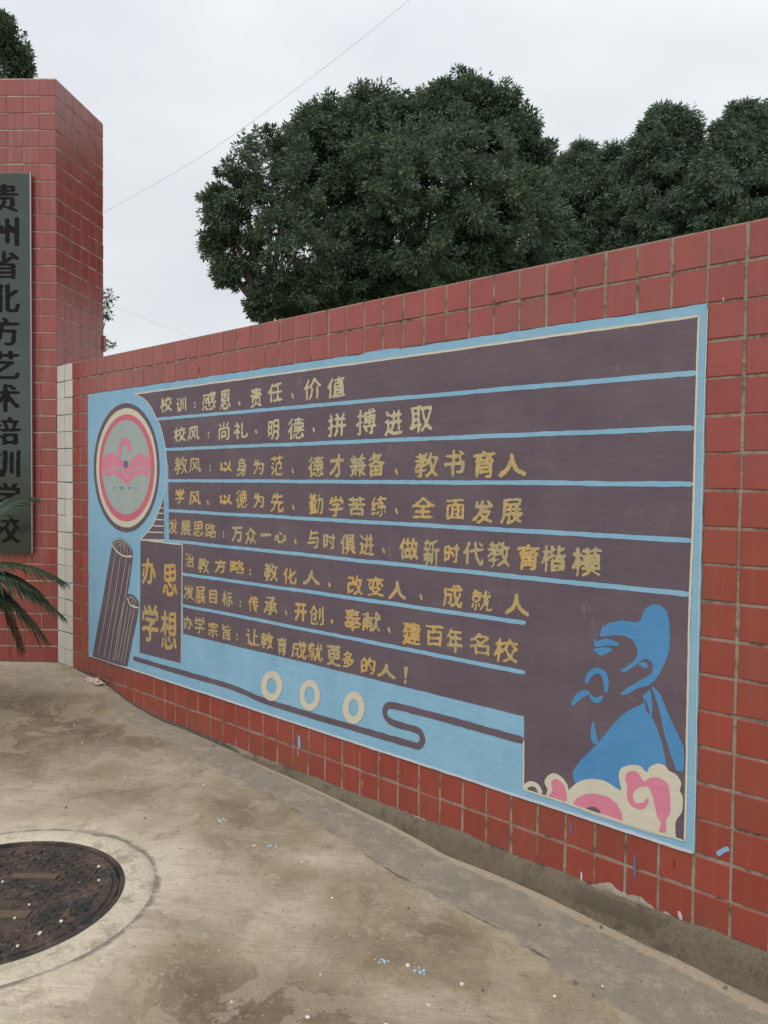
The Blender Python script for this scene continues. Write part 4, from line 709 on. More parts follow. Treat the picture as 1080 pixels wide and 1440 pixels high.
def brush(name, pts, w, y, mat, parent, step=.012, round_=False):
    ws = w if isinstance(w, (list, tuple)) else None
    P = []; W_ = []
    cum = 0
    if len(pts) > 2 and (name.startswith(('robe', 'dark_stripe', 'emblem', 'book', 'cream_cloud', 'paint', 'scroll')) or (name == 'cream_outline' and len(pts) in (8, 15))):
        # smooth with Catmull-Rom
        q = []
        n = len(pts); wl = []
        for i in range(n-1):
            p0, p1, p2, p3 = pts[max(i-1, 0)], pts[i], pts[i+1], pts[min(i+2, n-1)]
            for j in range(4):
                t_ = j/4.
                q.append(tuple(.5*((2*p1[k])+(-p0[k]+p2[k])*t_+(2*p0[k]-5*p1[k]+4*p2[k]-p3[k])*t_*t_+(-p0[k]+3*p1[k]-3*p2[k]+p3[k])*t_**3) for k in (0, 1)))
                wl.append(ws[i]*(1-t_)+ws[i+1]*t_ if ws else w)
        q.append(pts[-1]); wl.append(ws[-1] if ws else w)
    else:
        q = list(pts); wl = [(ws[i] if ws else w) for i in range(len(q))]
    for i in range(len(q)-1):
        a, b_ = q[i], q[i+1]; d = math.hypot(b_[0]-a[0], b_[1]-a[1]); k = max(1, int(d/step))
        for j in range(k):
            P.append((a[0]+(b_[0]-a[0])*j/k, a[1]+(b_[1]-a[1])*j/k)); W_.append(wl[i]+(wl[i+1]-wl[i])*j/k)
    P.append(q[-1]); W_.append(wl[-1])
    V, F = [], []; n = len(P)
    for i, (x, z) in enumerate(P):
        a, b_ = P[max(i-1, 0)], P[min(i+1, n-1)]; dx, dz = b_[0]-a[0], b_[1]-a[1]; L = math.hypot(dx, dz) or 1; nx_, nz_ = -dz/L, dx/L
        h = W_[i]/2*(1+.10*noise.noise(Vector((x*22, z*22, 4))))
        e = 1.0
        if i == 0 or i == n-1: e = .55
        for s_ in (1, -1):
            px, pz = wav(x+nx_*h*e*s_, z+nz_*h*e*s_, amp=min(.0016, h*.35), sc=30)
            V.append((px, y, pz))
    for i in range(n-1): F.append((2*i+1, 2*i+3, 2*i+2, 2*i))
    return link(name, mesh(name, V, F), mat, parent)
# plaster panel
pan = densify([(.482, .122), (4.683, .122), (4.683, 1.921), (.482, 1.921)], .02)
pan = [wav(x, z, .0035, 18) for x, z in pan]
n = len(pan)
V = [(x, -.0040, z) for x, z in pan] + [(x, .012, z) for x, z in pan]
mural = link('mural', mesh('mural', V, [tuple(range(n))] + [(i+n, (i+1) % n+n, (i+1) % n, i) for i in range(n)]), M['blue'], wall)
mural['label'] = 'blue mural with plum bands, gold Chinese mottoes, round emblem and robed figure'
for ei, e in enumerate(PAINT):
    kind, nm, mat, layer, pts, ex = e; yy = ly(layer)-ei*8e-6*.5
    if kind == 'F': fill(nm, pts, ex, yy, M[mat], mural)
    else: brush(nm, pts, ex, yy, M[mat], mural)
for mi, (nm, mat, pts, w) in enumerate(MARKS):
    brush(nm, pts, w, -.0022-mi*1e-5, M[mat], wall)

# ------------------------------------------------------------------ lettering
GL = {}
def glyph(ch, off=.018, shear=.07, warp=.018):
    key = (ch, off)
    if key not in GL:
        cu = bpy.data.curves.new('glyph', 'FONT'); cu.body = ch; cu.size = 1; cu.offset = off; cu.resolution_u = 3; cu.fill_mode = 'FRONT'
        o = bpy.data.objects.new('glyph', cu); COL.objects.link(o)
        bpy.context.view_layer.update()
        me = bpy.data.meshes.new_from_object(o.evaluated_get(bpy.context.evaluated_depsgraph_get()))
        bpy.data.objects.remove(o)
        bm = bmesh.new(); bm.from_mesh(me); bmesh.ops.triangulate(bm, faces=bm.faces)
        bmesh.ops.subdivide_edges(bm, edges=[e for e in bm.edges if e.calc_length() > .12], cuts=2)
        bmesh.ops.triangulate(bm, faces=bm.faces)
        vs = np.array([v.co[:] for v in bm.verts]); fs = [tuple(v.index for v in f.verts) for f in bm.faces]
        bm.free(); GL[key] = (vs, fs)
    return GL[key]
def place_glyph_old(ch, x, z, w, h, seed, off, shear, warp, stretch=(0, 0)):
    vs, fs = glyph(ch, off); v = vs.copy()
    v[:, 1] += v[:, 0]*shear
    for i in range(len(v)):
        p = Vector((v[i, 0]*2.4+seed*3.1, v[i, 1]*2.4, seed)); v[i, 0] += noise.noise(p)*warp*2; v[i, 1] += noise.noise(p+Vector((5, 5, 5)))*warp*2
        p = Vector((v[i, 0]*11+seed, v[i, 1]*11, seed)); v[i, 0] += noise.noise(p)*warp*1.1; v[i, 1] += noise.noise(p+Vector((9, 5, 5)))*warp*1.1
    mn, mxx = v.min(0), v.max(0); c_ = (mn+mxx)/2; s_ = mxx-mn
    X_ = (v[:, 0]-c_[0])/max(s_[0], 1e-3)*w+x; Z_ = (v[:, 1]-c_[1])/max(s_[1], 1e-3)*h+z
    return X_, Z_, fs
def glyph_cells(ch, x, z, w, h, seed, shear, warp, sx, sz, th, cell=.0021):
    """painted character: the letter shape softened and swollen as a loaded brush leaves it"""
    vs, fs = glyph(ch, 0.0); v = vs.copy()
    v[:, 1] += v[:, 0]*shear
    for i in range(len(v)):
        p = Vector((v[i, 0]*2.4+seed*3.1, v[i, 1]*2.4, seed)); v[i, 0] += noise.noise(p)*warp*2; v[i, 1] += noise.noise(p+Vector((5, 5, 5)))*warp*2
    mn, mx_ = v.min(0), v.max(0); c_ = (mn+mx_)/2; s_ = mx_-mn
    U = (v[:, 0]-c_[0])/max(s_[0], 1e-3)*(w-sx*1.2); Wz = (v[:, 1]-c_[1])/max(s_[1], 1e-3)*(h-sz*1.2 if h > .04 else h*.7)
    pad = 4*max(sx, sz); nx_ = int((w+2*pad)/cell)+1; nz_ = int((h+2*pad)/cell)+1
    x0, z0 = -(nx_-1)*cell/2, -(nz_-1)*cell/2
    Mk = np.zeros((nz_, nx_), dtype=np.float32)
    gxx = x0+np.arange(nx_)*cell; gzz = z0+np.arange(nz_)*cell
    for f in fs:
        a, b_, c2 = [(U[i], Wz[i]) for i in f[:3]]
        i0 = max(0, int((min(a[0], b_[0], c2[0])-x0)/cell)); i1 = min(nx_, int((max(a[0], b_[0], c2[0])-x0)/cell)+2)
        j0 = max(0, int((min(a[1], b_[1], c2[1])-z0)/cell)); j1 = min(nz_, int((max(a[1], b_[1], c2[1])-z0)/cell)+2)
        if i1 <= i0 or j1 <= j0: continue
        px, pz = np.meshgrid(gxx[i0:i1], gzz[j0:j1])
        e = lambda p, q: (q[0]-p[0])*(pz-p[1])-(q[1]-p[1])*(px-p[0])
        e1, e2, e3 = e(a, b_), e(b_, c2), e(c2, a)
        ins_ = ((e1 >= 0) & (e2 >= 0) & (e3 >= 0)) | ((e1 <= 0) & (e2 <= 0) & (e3 <= 0))
        Mk[j0:j1, i0:i1][ins_] = 1
    def blur(A, s, ax):
        s = s/cell; r_ = int(3*s)+1; kx = np.exp(-.5*(np.arange(-r_, r_+1)/s)**2); kx /= kx.sum()
        return np.apply_along_axis(lambda q: np.convolve(q, kx, 'same'), ax, A)
    Fd = blur(blur(Mk, sx, 1), sz, 0)
    GX, GZ = np.meshgrid(gxx, gzz)
    t_ = th*(1+.9*(vnoise(GX+seed*7+9, GZ+seed*3+9, 42, 21)-.5)+1.0*(vnoise(GX+seed*7+9, GZ+9, 130, 22)-.5))
    D = Fd-t_
    idv = {}; V = []; F = []
    def vert(key, p):
        if key not in idv: idv[key] = len(V); V.append(p)
        return idv[key]
    for j, i in zip(*np.nonzero((D[:-1, :-1] > 0) | (D[1:, :-1] > 0) | (D[:-1, 1:] > 0) | (D[1:, 1:] > 0))):
        cs = [(j, i), (j, i+1), (j+1, i+1), (j+1, i)]; poly = []
        for q in range(4):
            A_, B_ = cs[q], cs[(q+1) % 4]; da, db = D[A_], D[B_]
            if da > 0: poly.append(vert(A_, (x0+A_[1]*cell, z0+A_[0]*cell)))
            if (da > 0) != (db > 0):
                t2 = da/(da-db); poly.append(vert((min(A_, B_), max(A_, B_)), (x0+(A_[1]+(B_[1]-A_[1])*t2)*cell, z0+(A_[0]+(B_[0]-A_[0])*t2)*cell)))
        if len(poly) > 2: F.append(tuple(poly))
    return [(x+p[0], z+p[1]) for p in V], F
def up_faces(V, fs):
    F = []
    for f in fs:
        a, b_, c_ = [V[i] for i in f[:3]]
        cr = (b_[0]-a[0])*(c_[2]-a[2])-(b_[2]-a[2])*(c_[0]-a[0])
        F.append(f if cr > 0 else tuple(reversed(f)))
    return F
def dab(cx, cz, w, h, rot):
    o = []
    for i in range(14):
        a = 2*math.pi*i/14; rr = 1+.15*math.sin(a*2+cx*9)
        x = math.cos(a)*w/2*rr; z = math.sin(a)*h/2*rr*(1 if math.sin(a) < 0 else .8)
        o.append((cx+x*math.cos(rot)-z*math.sin(rot), cz+x*math.sin(rot)+z*math.cos(rot)))
    return o
for k, (ch, row, x, z, w, h) in enumerate(TEXT):
    mat = M['indigo'] if False else (M['teal'] if row == 9 else (M['gold0'] if row < 2 else (M['gold2'] if row == 8 or row in (5, 6) and k % 3 == 0 else M['gold1'])))
    lay = 6 if row == 9 else (2 if row == 8 else 3)
    y = ly(lay)
    nm = 'character'
    if ch == '、':
        me = dab(x, z, .016, max(h, .03), .5); nm = 'punctuation_mark'
    elif ch == ':':
        for dz in (.26, -.26):
            p_ = dab(x, z+h*dz, .012, .02, .4)
            fill('punctuation_mark', p_, [], y, mat, mural, amp=.0006)
        continue
    elif ch == '!':
        fill('punctuation_mark', [(x-.012, z+h*.5), (x+.013, z+h*.5), (x+.005, z-h*.22), (x-.005, z-h*.22)], [], y, mat, mural, amp=.0008)
        fill('punctuation_mark', dab(x-.002, z-h*.42, .017, .02, 0), [], y, mat, mural, amp=.0006); continue
    else:
        th = .33 if ch in '德搏新模楷感教献练勤路就旨想兼范思楷' else (.15 if ch in '人万一才力心以方开' else .27)
        s_ = .0038 if h < .15 else .006
        if row == 9: s_, th = .0012, .25
        if row == 8: th -= .05
        P2, fs = glyph_cells(ch, x, z, w, h, k*.37, .07, .02, s_, s_, th, .0021 if row != 9 else .0012)
        V = [(a, y, b_) for a, b_ in P2]
        link('character', mesh('character', V, fs), mat, mural); continue
    fill(nm, me, [], y, mat, mural, amp=.0006)

# ------------------------------------------------------------------ gate pillar
TH = R(221.611); PH = R(126.241)
dF = Vector((math.cos(TH), math.sin(TH), 0)); dS = Vector((math.cos(PH), math.sin(PH), 0))
nF = Vector((.66407, -.74767, 0)); nS = Vector((math.sin(PH), -math.cos(PH), 0))
PW = .72
ins = .004
c0 = -nF*ins - nS*ins*1.0
foot = [c0 + dS*(PW-ins), c0, c0 + dF*(PW-ins), c0 + dF*(PW-ins) + dS*(PW-ins)]
foot = [(p.x, p.y) for p in foot]
a2 = sum(foot[i][0]*foot[(i+1) % 4][1]-foot[(i+1) % 4][0]*foot[i][1] for i in range(4))
if a2 < 0: foot = foot[::-1]
pil = link('gate_pillar', prism('gate_pillar', foot, -.5, 35*TP+.004), M['grout2'])
tag(pil, 'tall square gate pillar faced with red tiles at the left end of the wall', 'pillar')
PT = [tile_mesh('tile', w, h, M['tile2']) for w, h in ((.1184, .1118), (.1180, .1122), (.1186, .1114))]
angF = math.atan2(-dF.y, -dF.x)
specF = [(O0, angF, -(s+.5)*TP, (r+.5)*TP) for s in range(6) for r in range(35)]
visF = [s for s in specF if not (-.53 < s[2] < -.19 and .85 < s[3] < 3.45)]
make_tiles(visF, pil, PT)
make_tiles([(O0, PH, (s+.5)*TP, (r+.5)*TP) for s in range(6) for r in range(16, 35)], pil, PT)
foot_shade = ribbon('contact_shade_line', .0, .72, lambda u: .012, lambda u: -.02, -.0025, M['joint_and_shade'], 6., pil, rag=.006)  # shade of the gap under the pillar front, drawn as a dark strip
foot_shade.matrix_local = Matrix.Rotation(angF, 4, 'Z') @ Matrix.Translation((-.72, 0, 0))
# faces turned away from the street keep plain cement render
for dd, off_, nn in ((dF, dS*PW, -nF), ):
    pass
link('ledge', mesh('ledge', [tuple((dS*(PW+a) + nS*b_ + Vector((0, 0, z)))) for z in (2.39, 2.51) for a, b_ in ((-.02, -.002), (.02, -.002), (.02, .012), (-.02, .012))], BOXF), M['tile2'], pil)

# ------------------------------------------------------------------ metal name board
m, t, b = newmat('brushed_sign_metal'); g = G(t)
c = g.mix(g.noise(3, 4, .6), (.060, .078, .074), (.12, .128, .105))
c = g.mix(g.ramp(g.noise(6, 4, .6, stretch=(1, 1, .3)), [(.5, 0), (.8, .4)]), c, (.08, .10, .09))
g.l(c, b.inputs['Base Color']); setp(b, Metallic=1.0)
g.l(g.math('ADD', g.math('MULTIPLY', g.noise(5, 4, .6), .12), .07), b.inputs['Roughness'])
bn = g.noise(240, 3, .6, stretch=(1, 1, .04)); g.l(g.bump(bn, .08, .002), b.inputs['Normal'])
M['sign'] = m
M['signedge'] = flat('sign_edge_metal', (.42, .40, .46), .3, 1.0)
M['black'] = flat('black_enamel', (.008, .008, .009), .6)
_b = next(n for n in M['black'].node_tree.nodes if n.bl_idname == 'ShaderNodeBsdfPrincipled'); setp(_b, Specular_IOR_Level=.12)
sign = empty('name_board', tuple(dF*.36 + nF*.02 + Vector((0, 0, .80))))
tag(sign, 'tall narrow metal school name board with black vertical characters hung on the pillar front', 'sign')
sign.rotation_euler = (0, 0, angF)
bpy.context.view_layer.update()
def bevbox(x0, x1, y0, y1, z0, z1, bv):
    bm = bmesh.new(); vs = [bm.verts.new(v) for v in box_verts(x0, x1, y0, y1, z0, z1)]
    for f in BOXF: bm.faces.new([vs[i] for i in f])
    bmesh.ops.bevel(bm, geom=list(bm.edges), offset=bv, segments=2, affect='EDGES', profile=.5)
    me = bpy.data.meshes.new('b'); bm.to_mesh(me); bm.free(); return me
HZ = 2.722
link('sign_panel', bevbox(-.187, .187, -.018, .0, 0.0, HZ, .002), M['sign'], sign)
for x0, x1 in ((.1873, .196), (-.196, -.1873)): link('sign_edge', bevbox(x0, x1, -.021, .0, 0, HZ, .001), M['signedge'], sign)
link('sign_bracket', bevbox(-.12, .12, .0005, .016, 2.3, 2.36, .002), M['signedge'], sign)
link('sign_bracket', bevbox(-.12, .12, .0005, .016, .35, .41, .002), M['signedge'], sign)
for i, ch in enumerate('贵州省北方艺术培训学校'):
    z = 3.345-.80-.237*i
    parts = []
    P2, fs = glyph_cells(ch, 0, z, .215, .205, i*.7, .0, .004, .0095, .0038, .22, .003)
    link('character', mesh('character', [(a, -.0192, b_) for a, b_ in P2], fs), M['black'], sign)

# ------------------------------------------------------------------ manhole
man = empty('manhole', (MC[0], MC[1], ZM))
tag(man, 'round rusty iron manhole cover set in a pale concrete ring at lower left', 'manhole cover')
m, t, b = newmat('rusty_iron'); g = G(t)
c = g.mix(g.ramp(g.noise(7, 6, .7), [(.42, 0), (.60, 1)]), (.022, .023, .022), (.070, .044, .034))
c = g.mix(g.ramp(g.noise(9, 5, .7), [(.58, 0), (.66, .6)]), c, (.045, .055, .03))
c = g.mix(g.ramp(g.noise(16, 6, .7), [(.54, 0), (.66, .7)]), c, (.13, .085, .055))
c = g.mix(g.ramp(g.noise(5, 7, .75), [(.56, 0), (.66, .6)]), c, (.15, .115, .085))
c = g.mix(g.ramp(g.noise(22, 8, .8, dist=.5), [(.56, 0), (.62, .5)]), c, (.19, .16, .125))
c = g.mix(g.ramp(g.noise(60, 4, .7), [(.64, 0), (.69, .7)]), c, (.34, .31, .26))
g.l(c, b.inputs['Base Color']); setp(b, Roughness=.75, Specular_IOR_Level=.4)
g.l(g.bump(g.mix(.5, g.noise(45, 8, .8), g.noise(16, 6, .7)), 1.0, .014), b.inputs['Normal']); M['iron'] = m
def ringmesh(name, prof, seg=96, irr=0, seed=0):
    V, F = [], []; n = len(prof)
    for i in range(seg):
        a = 2*math.pi*i/seg; k = 1
        for j, (r_, z_) in enumerate(prof):
            rr = r_ + (irr*noise.noise(Vector((math.cos(a)*3, math.sin(a)*3, seed+j*0)))*(j == 0))
            V.append((rr*math.cos(a), rr*math.sin(a), z_))
    for i in range(seg):
        for j in range(n-1): F.append((i*n+j, i*n+j+1, ((i+1) % seg)*n+j+1, ((i+1) % seg)*n+j))
    return mesh(name, V, F)
collar_m = mortar_mat('collar_concrete', (.47, .41, .31), (.60, .54, .42), (.25, .215, .155), .8)
link('collar', smooth(ringmesh('collar', [(RO+.014, -.010), (RO-.002, .001), (RO-.03, .0075), (RC+.02, .007), (RC+.006, .003), (RC+.004, -.03)], 160, .05, 2)), collar_m, man)
link('rim', ringmesh('rim', [(RC+.004, -.03), (RC+.004, .004), (RC-.010, .004), (RC-.012, -.006), (RC-.016, -.03)]), M['iron'], man)
V, F = [(0, 0, -.002)], []
seg = 96
prof = [(.10, -.002), (.385, -.0035), (.39, .0005), (.4, .0005), (.403, -.005), (RC-.019, -.004), (RC-.017, -.03)]
for i in range(seg):
    a = 2*math.pi*i/seg
    for r_, z_ in prof: V.append((r_*math.cos(a), r_*math.sin(a), z_))
n = len(prof)
for i in range(seg):
    j = (i+1) % seg; F.append((0, 1+i*n, 1+j*n))
    for k in range(n-1): F.append((1+i*n+k, 1+i*n+k+1, 1+j*n+k+1, 1+j*n+k))
lid = link('lid', mesh('lid', V, F), M['iron'], man)
parts = []
sp_ = .038
for i in range(-10, 11):
    for j in range(-10, 11):
        x, y = i*sp_, j*sp_
        if math.hypot(x, y) > .365 or (abs(x+.05) < .1 and abs(y-.17) < .04) or abs(x-.13) < .11 and abs(y+.02) < .035: continue
        a = R(43) + (R(90) if (i+j) % 2 else 0) 
        L_, w_ = .013, .0055; ca, sa = math.cos(a), math.sin(a)
        hgt = .0018 + .0016*noise.noise(Vector((x*7, y*7, 0)))
        vv = [(x+p*ca-q_*sa, y+p*sa+q_*ca, z_) for z_, sc_ in ((-.004, 1), (hgt, .8)) for p, q_ in ((-L_*sc_, -w_*sc_), (L_*sc_, -w_*sc_), (L_*sc_, w_*sc_), (-L_*sc_, w_*sc_))]
        parts.append((vv, [(4, 5, 6, 7), (0, 1, 5, 4), (1, 2, 6, 5), (2, 3, 7, 6), (3, 0, 4, 7)]))
V, F = join(parts); tr = link('tread_stud', mesh('tread_stud', V, F), M['iron'], lid); tr['kind'] = 'stuff'
def bar(cx, cy, w, h, z0, z1, ang):
    ca, sa = math.cos(ang), math.sin(ang)
    return [(cx+p*ca-q_*sa, cy+p*sa+q_*ca, z_) for z_ in (z0, z1) for p, q_ in ((-w, -h), (w, -h), (w, h), (-w, h))]
M['rustbar'] = flat('rust_brown', (.115, .075, .048), .9, 0, 30, .6, .7)
link('name_plate', mesh('name_plate', bar(-.05, .17, .085, .018, -.004, .004, R(43)), BOXF), M['rustbar'], lid)
link('name_plate', mesh('name_plate', bar(.13, -.02, .095, .024, -.004, .003, R(43)), BOXF), M['rustbar'], lid)

# ------------------------------------------------------------------ litter and paint chips
def chip(name, x, y, s, mat, label, group, cat='chip', h=.004, asp=1., z=None, seed=0):
    bm = bmesh.new(); k = 7; a0 = random.random()*6
    pts = []
    for i in range(k):
        a = a0+2*math.pi*i/k; r_ = s*(.6+.55*random.random()); pts.append((r_*math.cos(a)*asp, r_*math.sin(a), h*(.1+random.random())))
    top = [bm.verts.new(p) for p in pts]; bot = [bm.verts.new((p[0]*1.05, p[1]*1.05, -.002)) for p in pts]; c_ = bm.verts.new((0, 0, h*1.1))
    for i in range(k):
        j = (i+1) % k; bm.faces.new((c_, top[i], top[j])); bm.faces.new((top[i], bot[i], bot[j], top[j]))
    me = bpy.data.meshes.new(name); bm.to_mesh(me); bm.free()
    zg = ground_z(x, y)+.002 if z is None else z
    o = link(name, me, mat, None, (x, y, zg)); tag(o, label, cat, group); return o
blue_spots = [(2.84, -.58, .022, 'bluish paint lump on the concrete nearest the three cream rings of the mural'),
              (3.17, -.56, .020, 'bluish paint spatter on the concrete right of the paint lump'),
              (3.99, -.76, .016, 'left of two pale blue paint chips at the bottom middle of the ground'),
              (4.10, -.72, .020, 'right and larger of two pale blue paint chips at the bottom middle of the ground')]
for x, y, s, lb in blue_spots:
    bm = bmesh.new()
    for k_ in range(11):
        px, py = random.gauss(0, s*.75), random.gauss(0, s*.45); r0 = s*random.uniform(.10, .34); zc_ = random.uniform(.001, .004)
        ring = [bm.verts.new((px+r0*random.uniform(.6, 1.3)*math.cos(2*math.pi*q/7), py+r0*random.uniform(.6, 1.3)*math.sin(2*math.pi*q/7), zc_*.4)) for q in range(7)]
        low = [bm.verts.new((v.co.x*1.0, v.co.y*1.0, -.003)) for v in ring]; tp = bm.verts.new((px, py, zc_))
        for q in range(7): bm.faces.new((tp, ring[q], ring[(q+1) % 7])); bm.faces.new((ring[q], low[q], low[(q+1) % 7], ring[(q+1) % 7]))
    me = bpy.data.meshes.new('paint_chip'); bm.to_mesh(me); bm.free()
    tag(link('paint_chip', me, M['chipblue'], None, (x, y, ground_z(x, y)+.002), (0, 0, .75)), lb, 'chip', 'paint chips on the concrete')
rr = random.Random(5)
pale = [(3.12, -.61), (4.23, -.82), (4.24, -.67), (4.02, -1.11), (3.70, -1.40), (3.49, -1.17), (3.81, -1.22), (4.47, -.51), (4.5, -.71), (4.54, -.68), (4.06, -.72), (4.55, -.36), (2.45, -.4), (3.0, -.9), (3.35, -.55), (3.6, -.62), (2.1, -.62), (1.5, -.55), (1.2, -.45), (4.72, -.55), (4.2, -.97), (3.9, -.95)]
for x, y in pale:
    chip('pale_chip', x, y, rr.uniform(.004, .0085), M['lead'], 'tiny pale paint chip lying on the worn concrete', 'tiny pale chips scattered on the concrete', h=.0035)
M['pebble'] = flat('grit_grey', (.16, .14, .11), .9)
for k_ in range(18):
    x = rr.uniform(1.6, 4.9); y = -rr.uniform(.04, 1.3)
    if math.hypot(x-MC[0], y-MC[1]) < RO+.02: continue
    chip('grit', x, y, rr.uniform(.0035, .006), M['pebble'], 'small dark crumb of grit on the worn concrete', 'dark crumbs of grit on the concrete', cat='grit', h=.005)
# crumpled pale paper wad against the wall foot
bm = bmesh.new(); bmesh.ops.create_icosphere(bm, subdivisions=3, radius=1)
for v in bm.verts:
    n_ = noise.noise(v.co*2.3+Vector((4, 1, 0)))*.55+noise.noise(v.co*5.5)*.3
    v.co = Vector((v.co.x*.075*(1+n_), v.co.y*.03*(1+n_), max(-.004, v.co.z*.022*(1+n_*1.6)+.008)))
me = bpy.data.meshes.new('paper_scrap'); bm.to_mesh(me); bm.free()
tag(link('paper_scrap', me, M['paper'], None, (.66, -.05, ground_z(.66, 0)+.002), (0, 0, .2)), 'crumpled pale pink scrap at the foot of the wall near the white tiles', 'litter')
for k_, (x, y, s) in enumerate([(2.86, -1.15, .012), (2.96, -1.2, .010), (3.13, -1.42, .012), (3.15, -1.5, .014), (3.17, -1.58, .010), (2.72, -1.45, .008), (2.95, -1.45, .008), (2.93, -1.63, .009), (3.0, -1.52, .007)]):
    chip('white_flake', x, y, s*.6, M['lead'], 'white paint flake on the rusty manhole cover', 'white flakes on the manhole cover', z=ZM+.001, h=.004)
chip('yellow_chip', 3.07, -1.83, .010, flat('yellow_chip', (.6, .40, .08)), 'small yellow chip at the near edge of the manhole cover', None, z=ZM+.001)

# ------------------------------------------------------------------ palm beside the pillar
pc = Vector((.74, -.97, .80))
palm = empty('sago_palm', (pc.x, pc.y, 0))
tag(palm, 'dark green sago palm whose drooping fronds reach in from the left edge before the pillar', 'palm')
def P(v): return v-Vector((pc.x, pc.y, 0))
zt0 = ground_z(pc.x, pc.y)
V, F = tube([(0, 0, zt0), (.01, .0, .3), (0, .01, .62), (0, 0, .78)], [.09, .08, .075, .06], 12)
link('trunk', smooth(mesh('trunk', V, F)), M['bark'], palm)
def frond(mid, tip, ll=.19, seed=0, n=62):
    a = Vector((0, 0, pc.z)); b_ = P(Vector(mid)); c_ = P(Vector(tip))
    path = [a*(1-s_)**2*1.0 + b_*2*s_*(1-s_) + c_*s_*s_ for s_ in [i/(n-1) for i in range(n)]]
    parts = [tube(path, [.006*(1-.75*i/n) for i in range(n)], 5)]
    rl = random.Random(seed)
    for i in range(5, n):
        p = path[i]; t_ = (path[min(i+1, n-1)]-path[i-1]).normalized(); up = Vector((0, 0, 1)); side = t_.cross(up).normalized()
        nrm = side.cross(t_)
        prof_ = math.sin(math.pi*min(1, (i/n)*.85+.12))**.6
        for s_ in (1, -1):
            L_ = ll*prof_*rl.uniform(.85, 1.1)
            d = (side*s_*.85 + t_*rl.uniform(.55, .85) + nrm*.12).normalized()
            tip_ = p+d*L_-Vector((0, 0, L_*rl.uniform(.22, .55))); mid_ = p+d*L_*.5-Vector((0, 0, L_*.07))
            w_ = (t_*.0085)
            parts.append(([p-w_*.5, p+w_*.5, mid_+w_, tip_, mid_-w_], [(0, 1, 2, 4), (4, 2, 3)]))
    V, F = join(parts); return link('frond', mesh('frond', V, F), M['palm'], palm)
cr = Vector((.729, .684, 0)); cf = Vector((-.684, .729, 0))
def rel(r_, f_, z_): return pc + cr*r_ + cf*f_ + Vector((0, 0, z_))
frond(rel(.30, .10, .12), rel(.58, .20, -.08), seed=1)
frond(rel(.30, .02, .06), rel(.50, .10, -.16), seed=12)
frond(rel(.34, -.02, .02), rel(.60, .12, -.27), seed=2)
frond(rel(.28, .0, -.04), rel(.52, .10, -.42), seed=3)
frond(rel(.26, .12, .02), rel(.42, .22, -.46), seed=9)
frond(rel(.22, .10, .02), rel(.36, .12, -.48), seed=13)
frond(rel(.12, .3, .45), rel(.2, .62, .42), seed=4)
frond(rel(.02, .25, .4), rel(-.02, .6, .34), seed=5)
frond(rel(-.25, .2, .35), rel(-.6, .4, .1), seed=6)
frond(rel(-.3, -.1, .2), rel(-.7, -.1, -.1), seed=7)
frond(rel(-.1, -.3, .3), rel(-.2, -.65, .1), seed=8)
frond(rel(-.2, -.25, .05), rel(-.5, -.5, -.25), seed=10)
frond(rel(-.15, .3, .05), rel(-.35, .6, -.2), seed=11)

# ------------------------------------------------------------------ trees
def crown_mesh(name, blobs, dens, leaf_l, leaf_w, droop, seed, core=.5, csz=.26):
    r = np.random.default_rng(seed); C_, S_ = [], []
    for (x, y, z, rad) in blobs:
        # twig clumps spread over and inside the blob, each a loose spray of leaves
        k = int(24*rad*rad*dens + (8 if dens > .5 else 2)); k2 = int(k*core)
        d = r.normal(size=(k+k2, 3)); d /= np.linalg.norm(d, axis=1)[:, None]
        rr_ = np.concatenate([np.maximum(rad-csz*.75, rad*.35)*(.84+.24*r.random(k)**1.4), rad*.75*r.random(k2)**.5])
        cc = np.array([x, y, z]) + d*rr_[:, None]
        cs = csz*(.50+.75*r.random(k+k2))
        k3 = int(k*1.3)          # small sprigs that break the outline
        d3 = r.normal(size=(k3, 3)); d3 /= np.linalg.norm(d3, axis=1)[:, None]
        cc = np.concatenate([cc, np.array([x, y, z]) + d3*(rad*(.88+.20*r.random(k3)))[:, None]]); cs = np.concatenate([cs, csz*(.16+.30*r.random(k3))]); d = np.concatenate([d, d3])
        for c_, s_, dd in zip(cc, cs, d):
            m_ = max(6, int((300 if dens > .5 else 200)*s_))
            off = r.normal(size=(m_, 3)); off /= np.linalg.norm(off, axis=1)[:, None]
            off *= (s_*r.random(m_)**.55)[:, None]*np.array([1, 1, .75])
            C_.append(c_+off); S_.append(off/s_*.8 + dd*.6)
    C_ = np.concatenate(C_); S_ = np.concatenate(S_)
    per = 3
    C_ = np.repeat(C_, per, 0); S_ = np.repeat(S_, per, 0); m_ = len(C_)
    rd = r.normal(size=(m_, 3)); rd /= np.linalg.norm(rd, axis=1)[:, None]
    d = S_*.6 + rd*.8; d[:, 2] -= droop; d /= np.linalg.norm(d, axis=1)[:, None]
    C_ = C_ + rd*leaf_l*.35
    s = np.cross(d, r.normal(size=(m_, 3))); s /= np.linalg.norm(s, axis=1)[:, None]
    L_ = leaf_l*r.uniform(.7, 1.15, m_)[:, None]; W_ = leaf_w*r.uniform(.8, 1.15, m_)[:, None]*.5
    nrm = np.cross(d, s)
    p0 = C_; p2 = C_+d*L_; p1 = C_+d*L_*.45+s*W_+nrm*W_*.25; p3 = C_+d*L_*.45-s*W_+nrm*W_*.25
    co = np.stack([p0, p1, p2, p3], 1).reshape(-1, 3)
    return npmesh(name, co, np.arange(m_*4).reshape(-1, 4)), m_
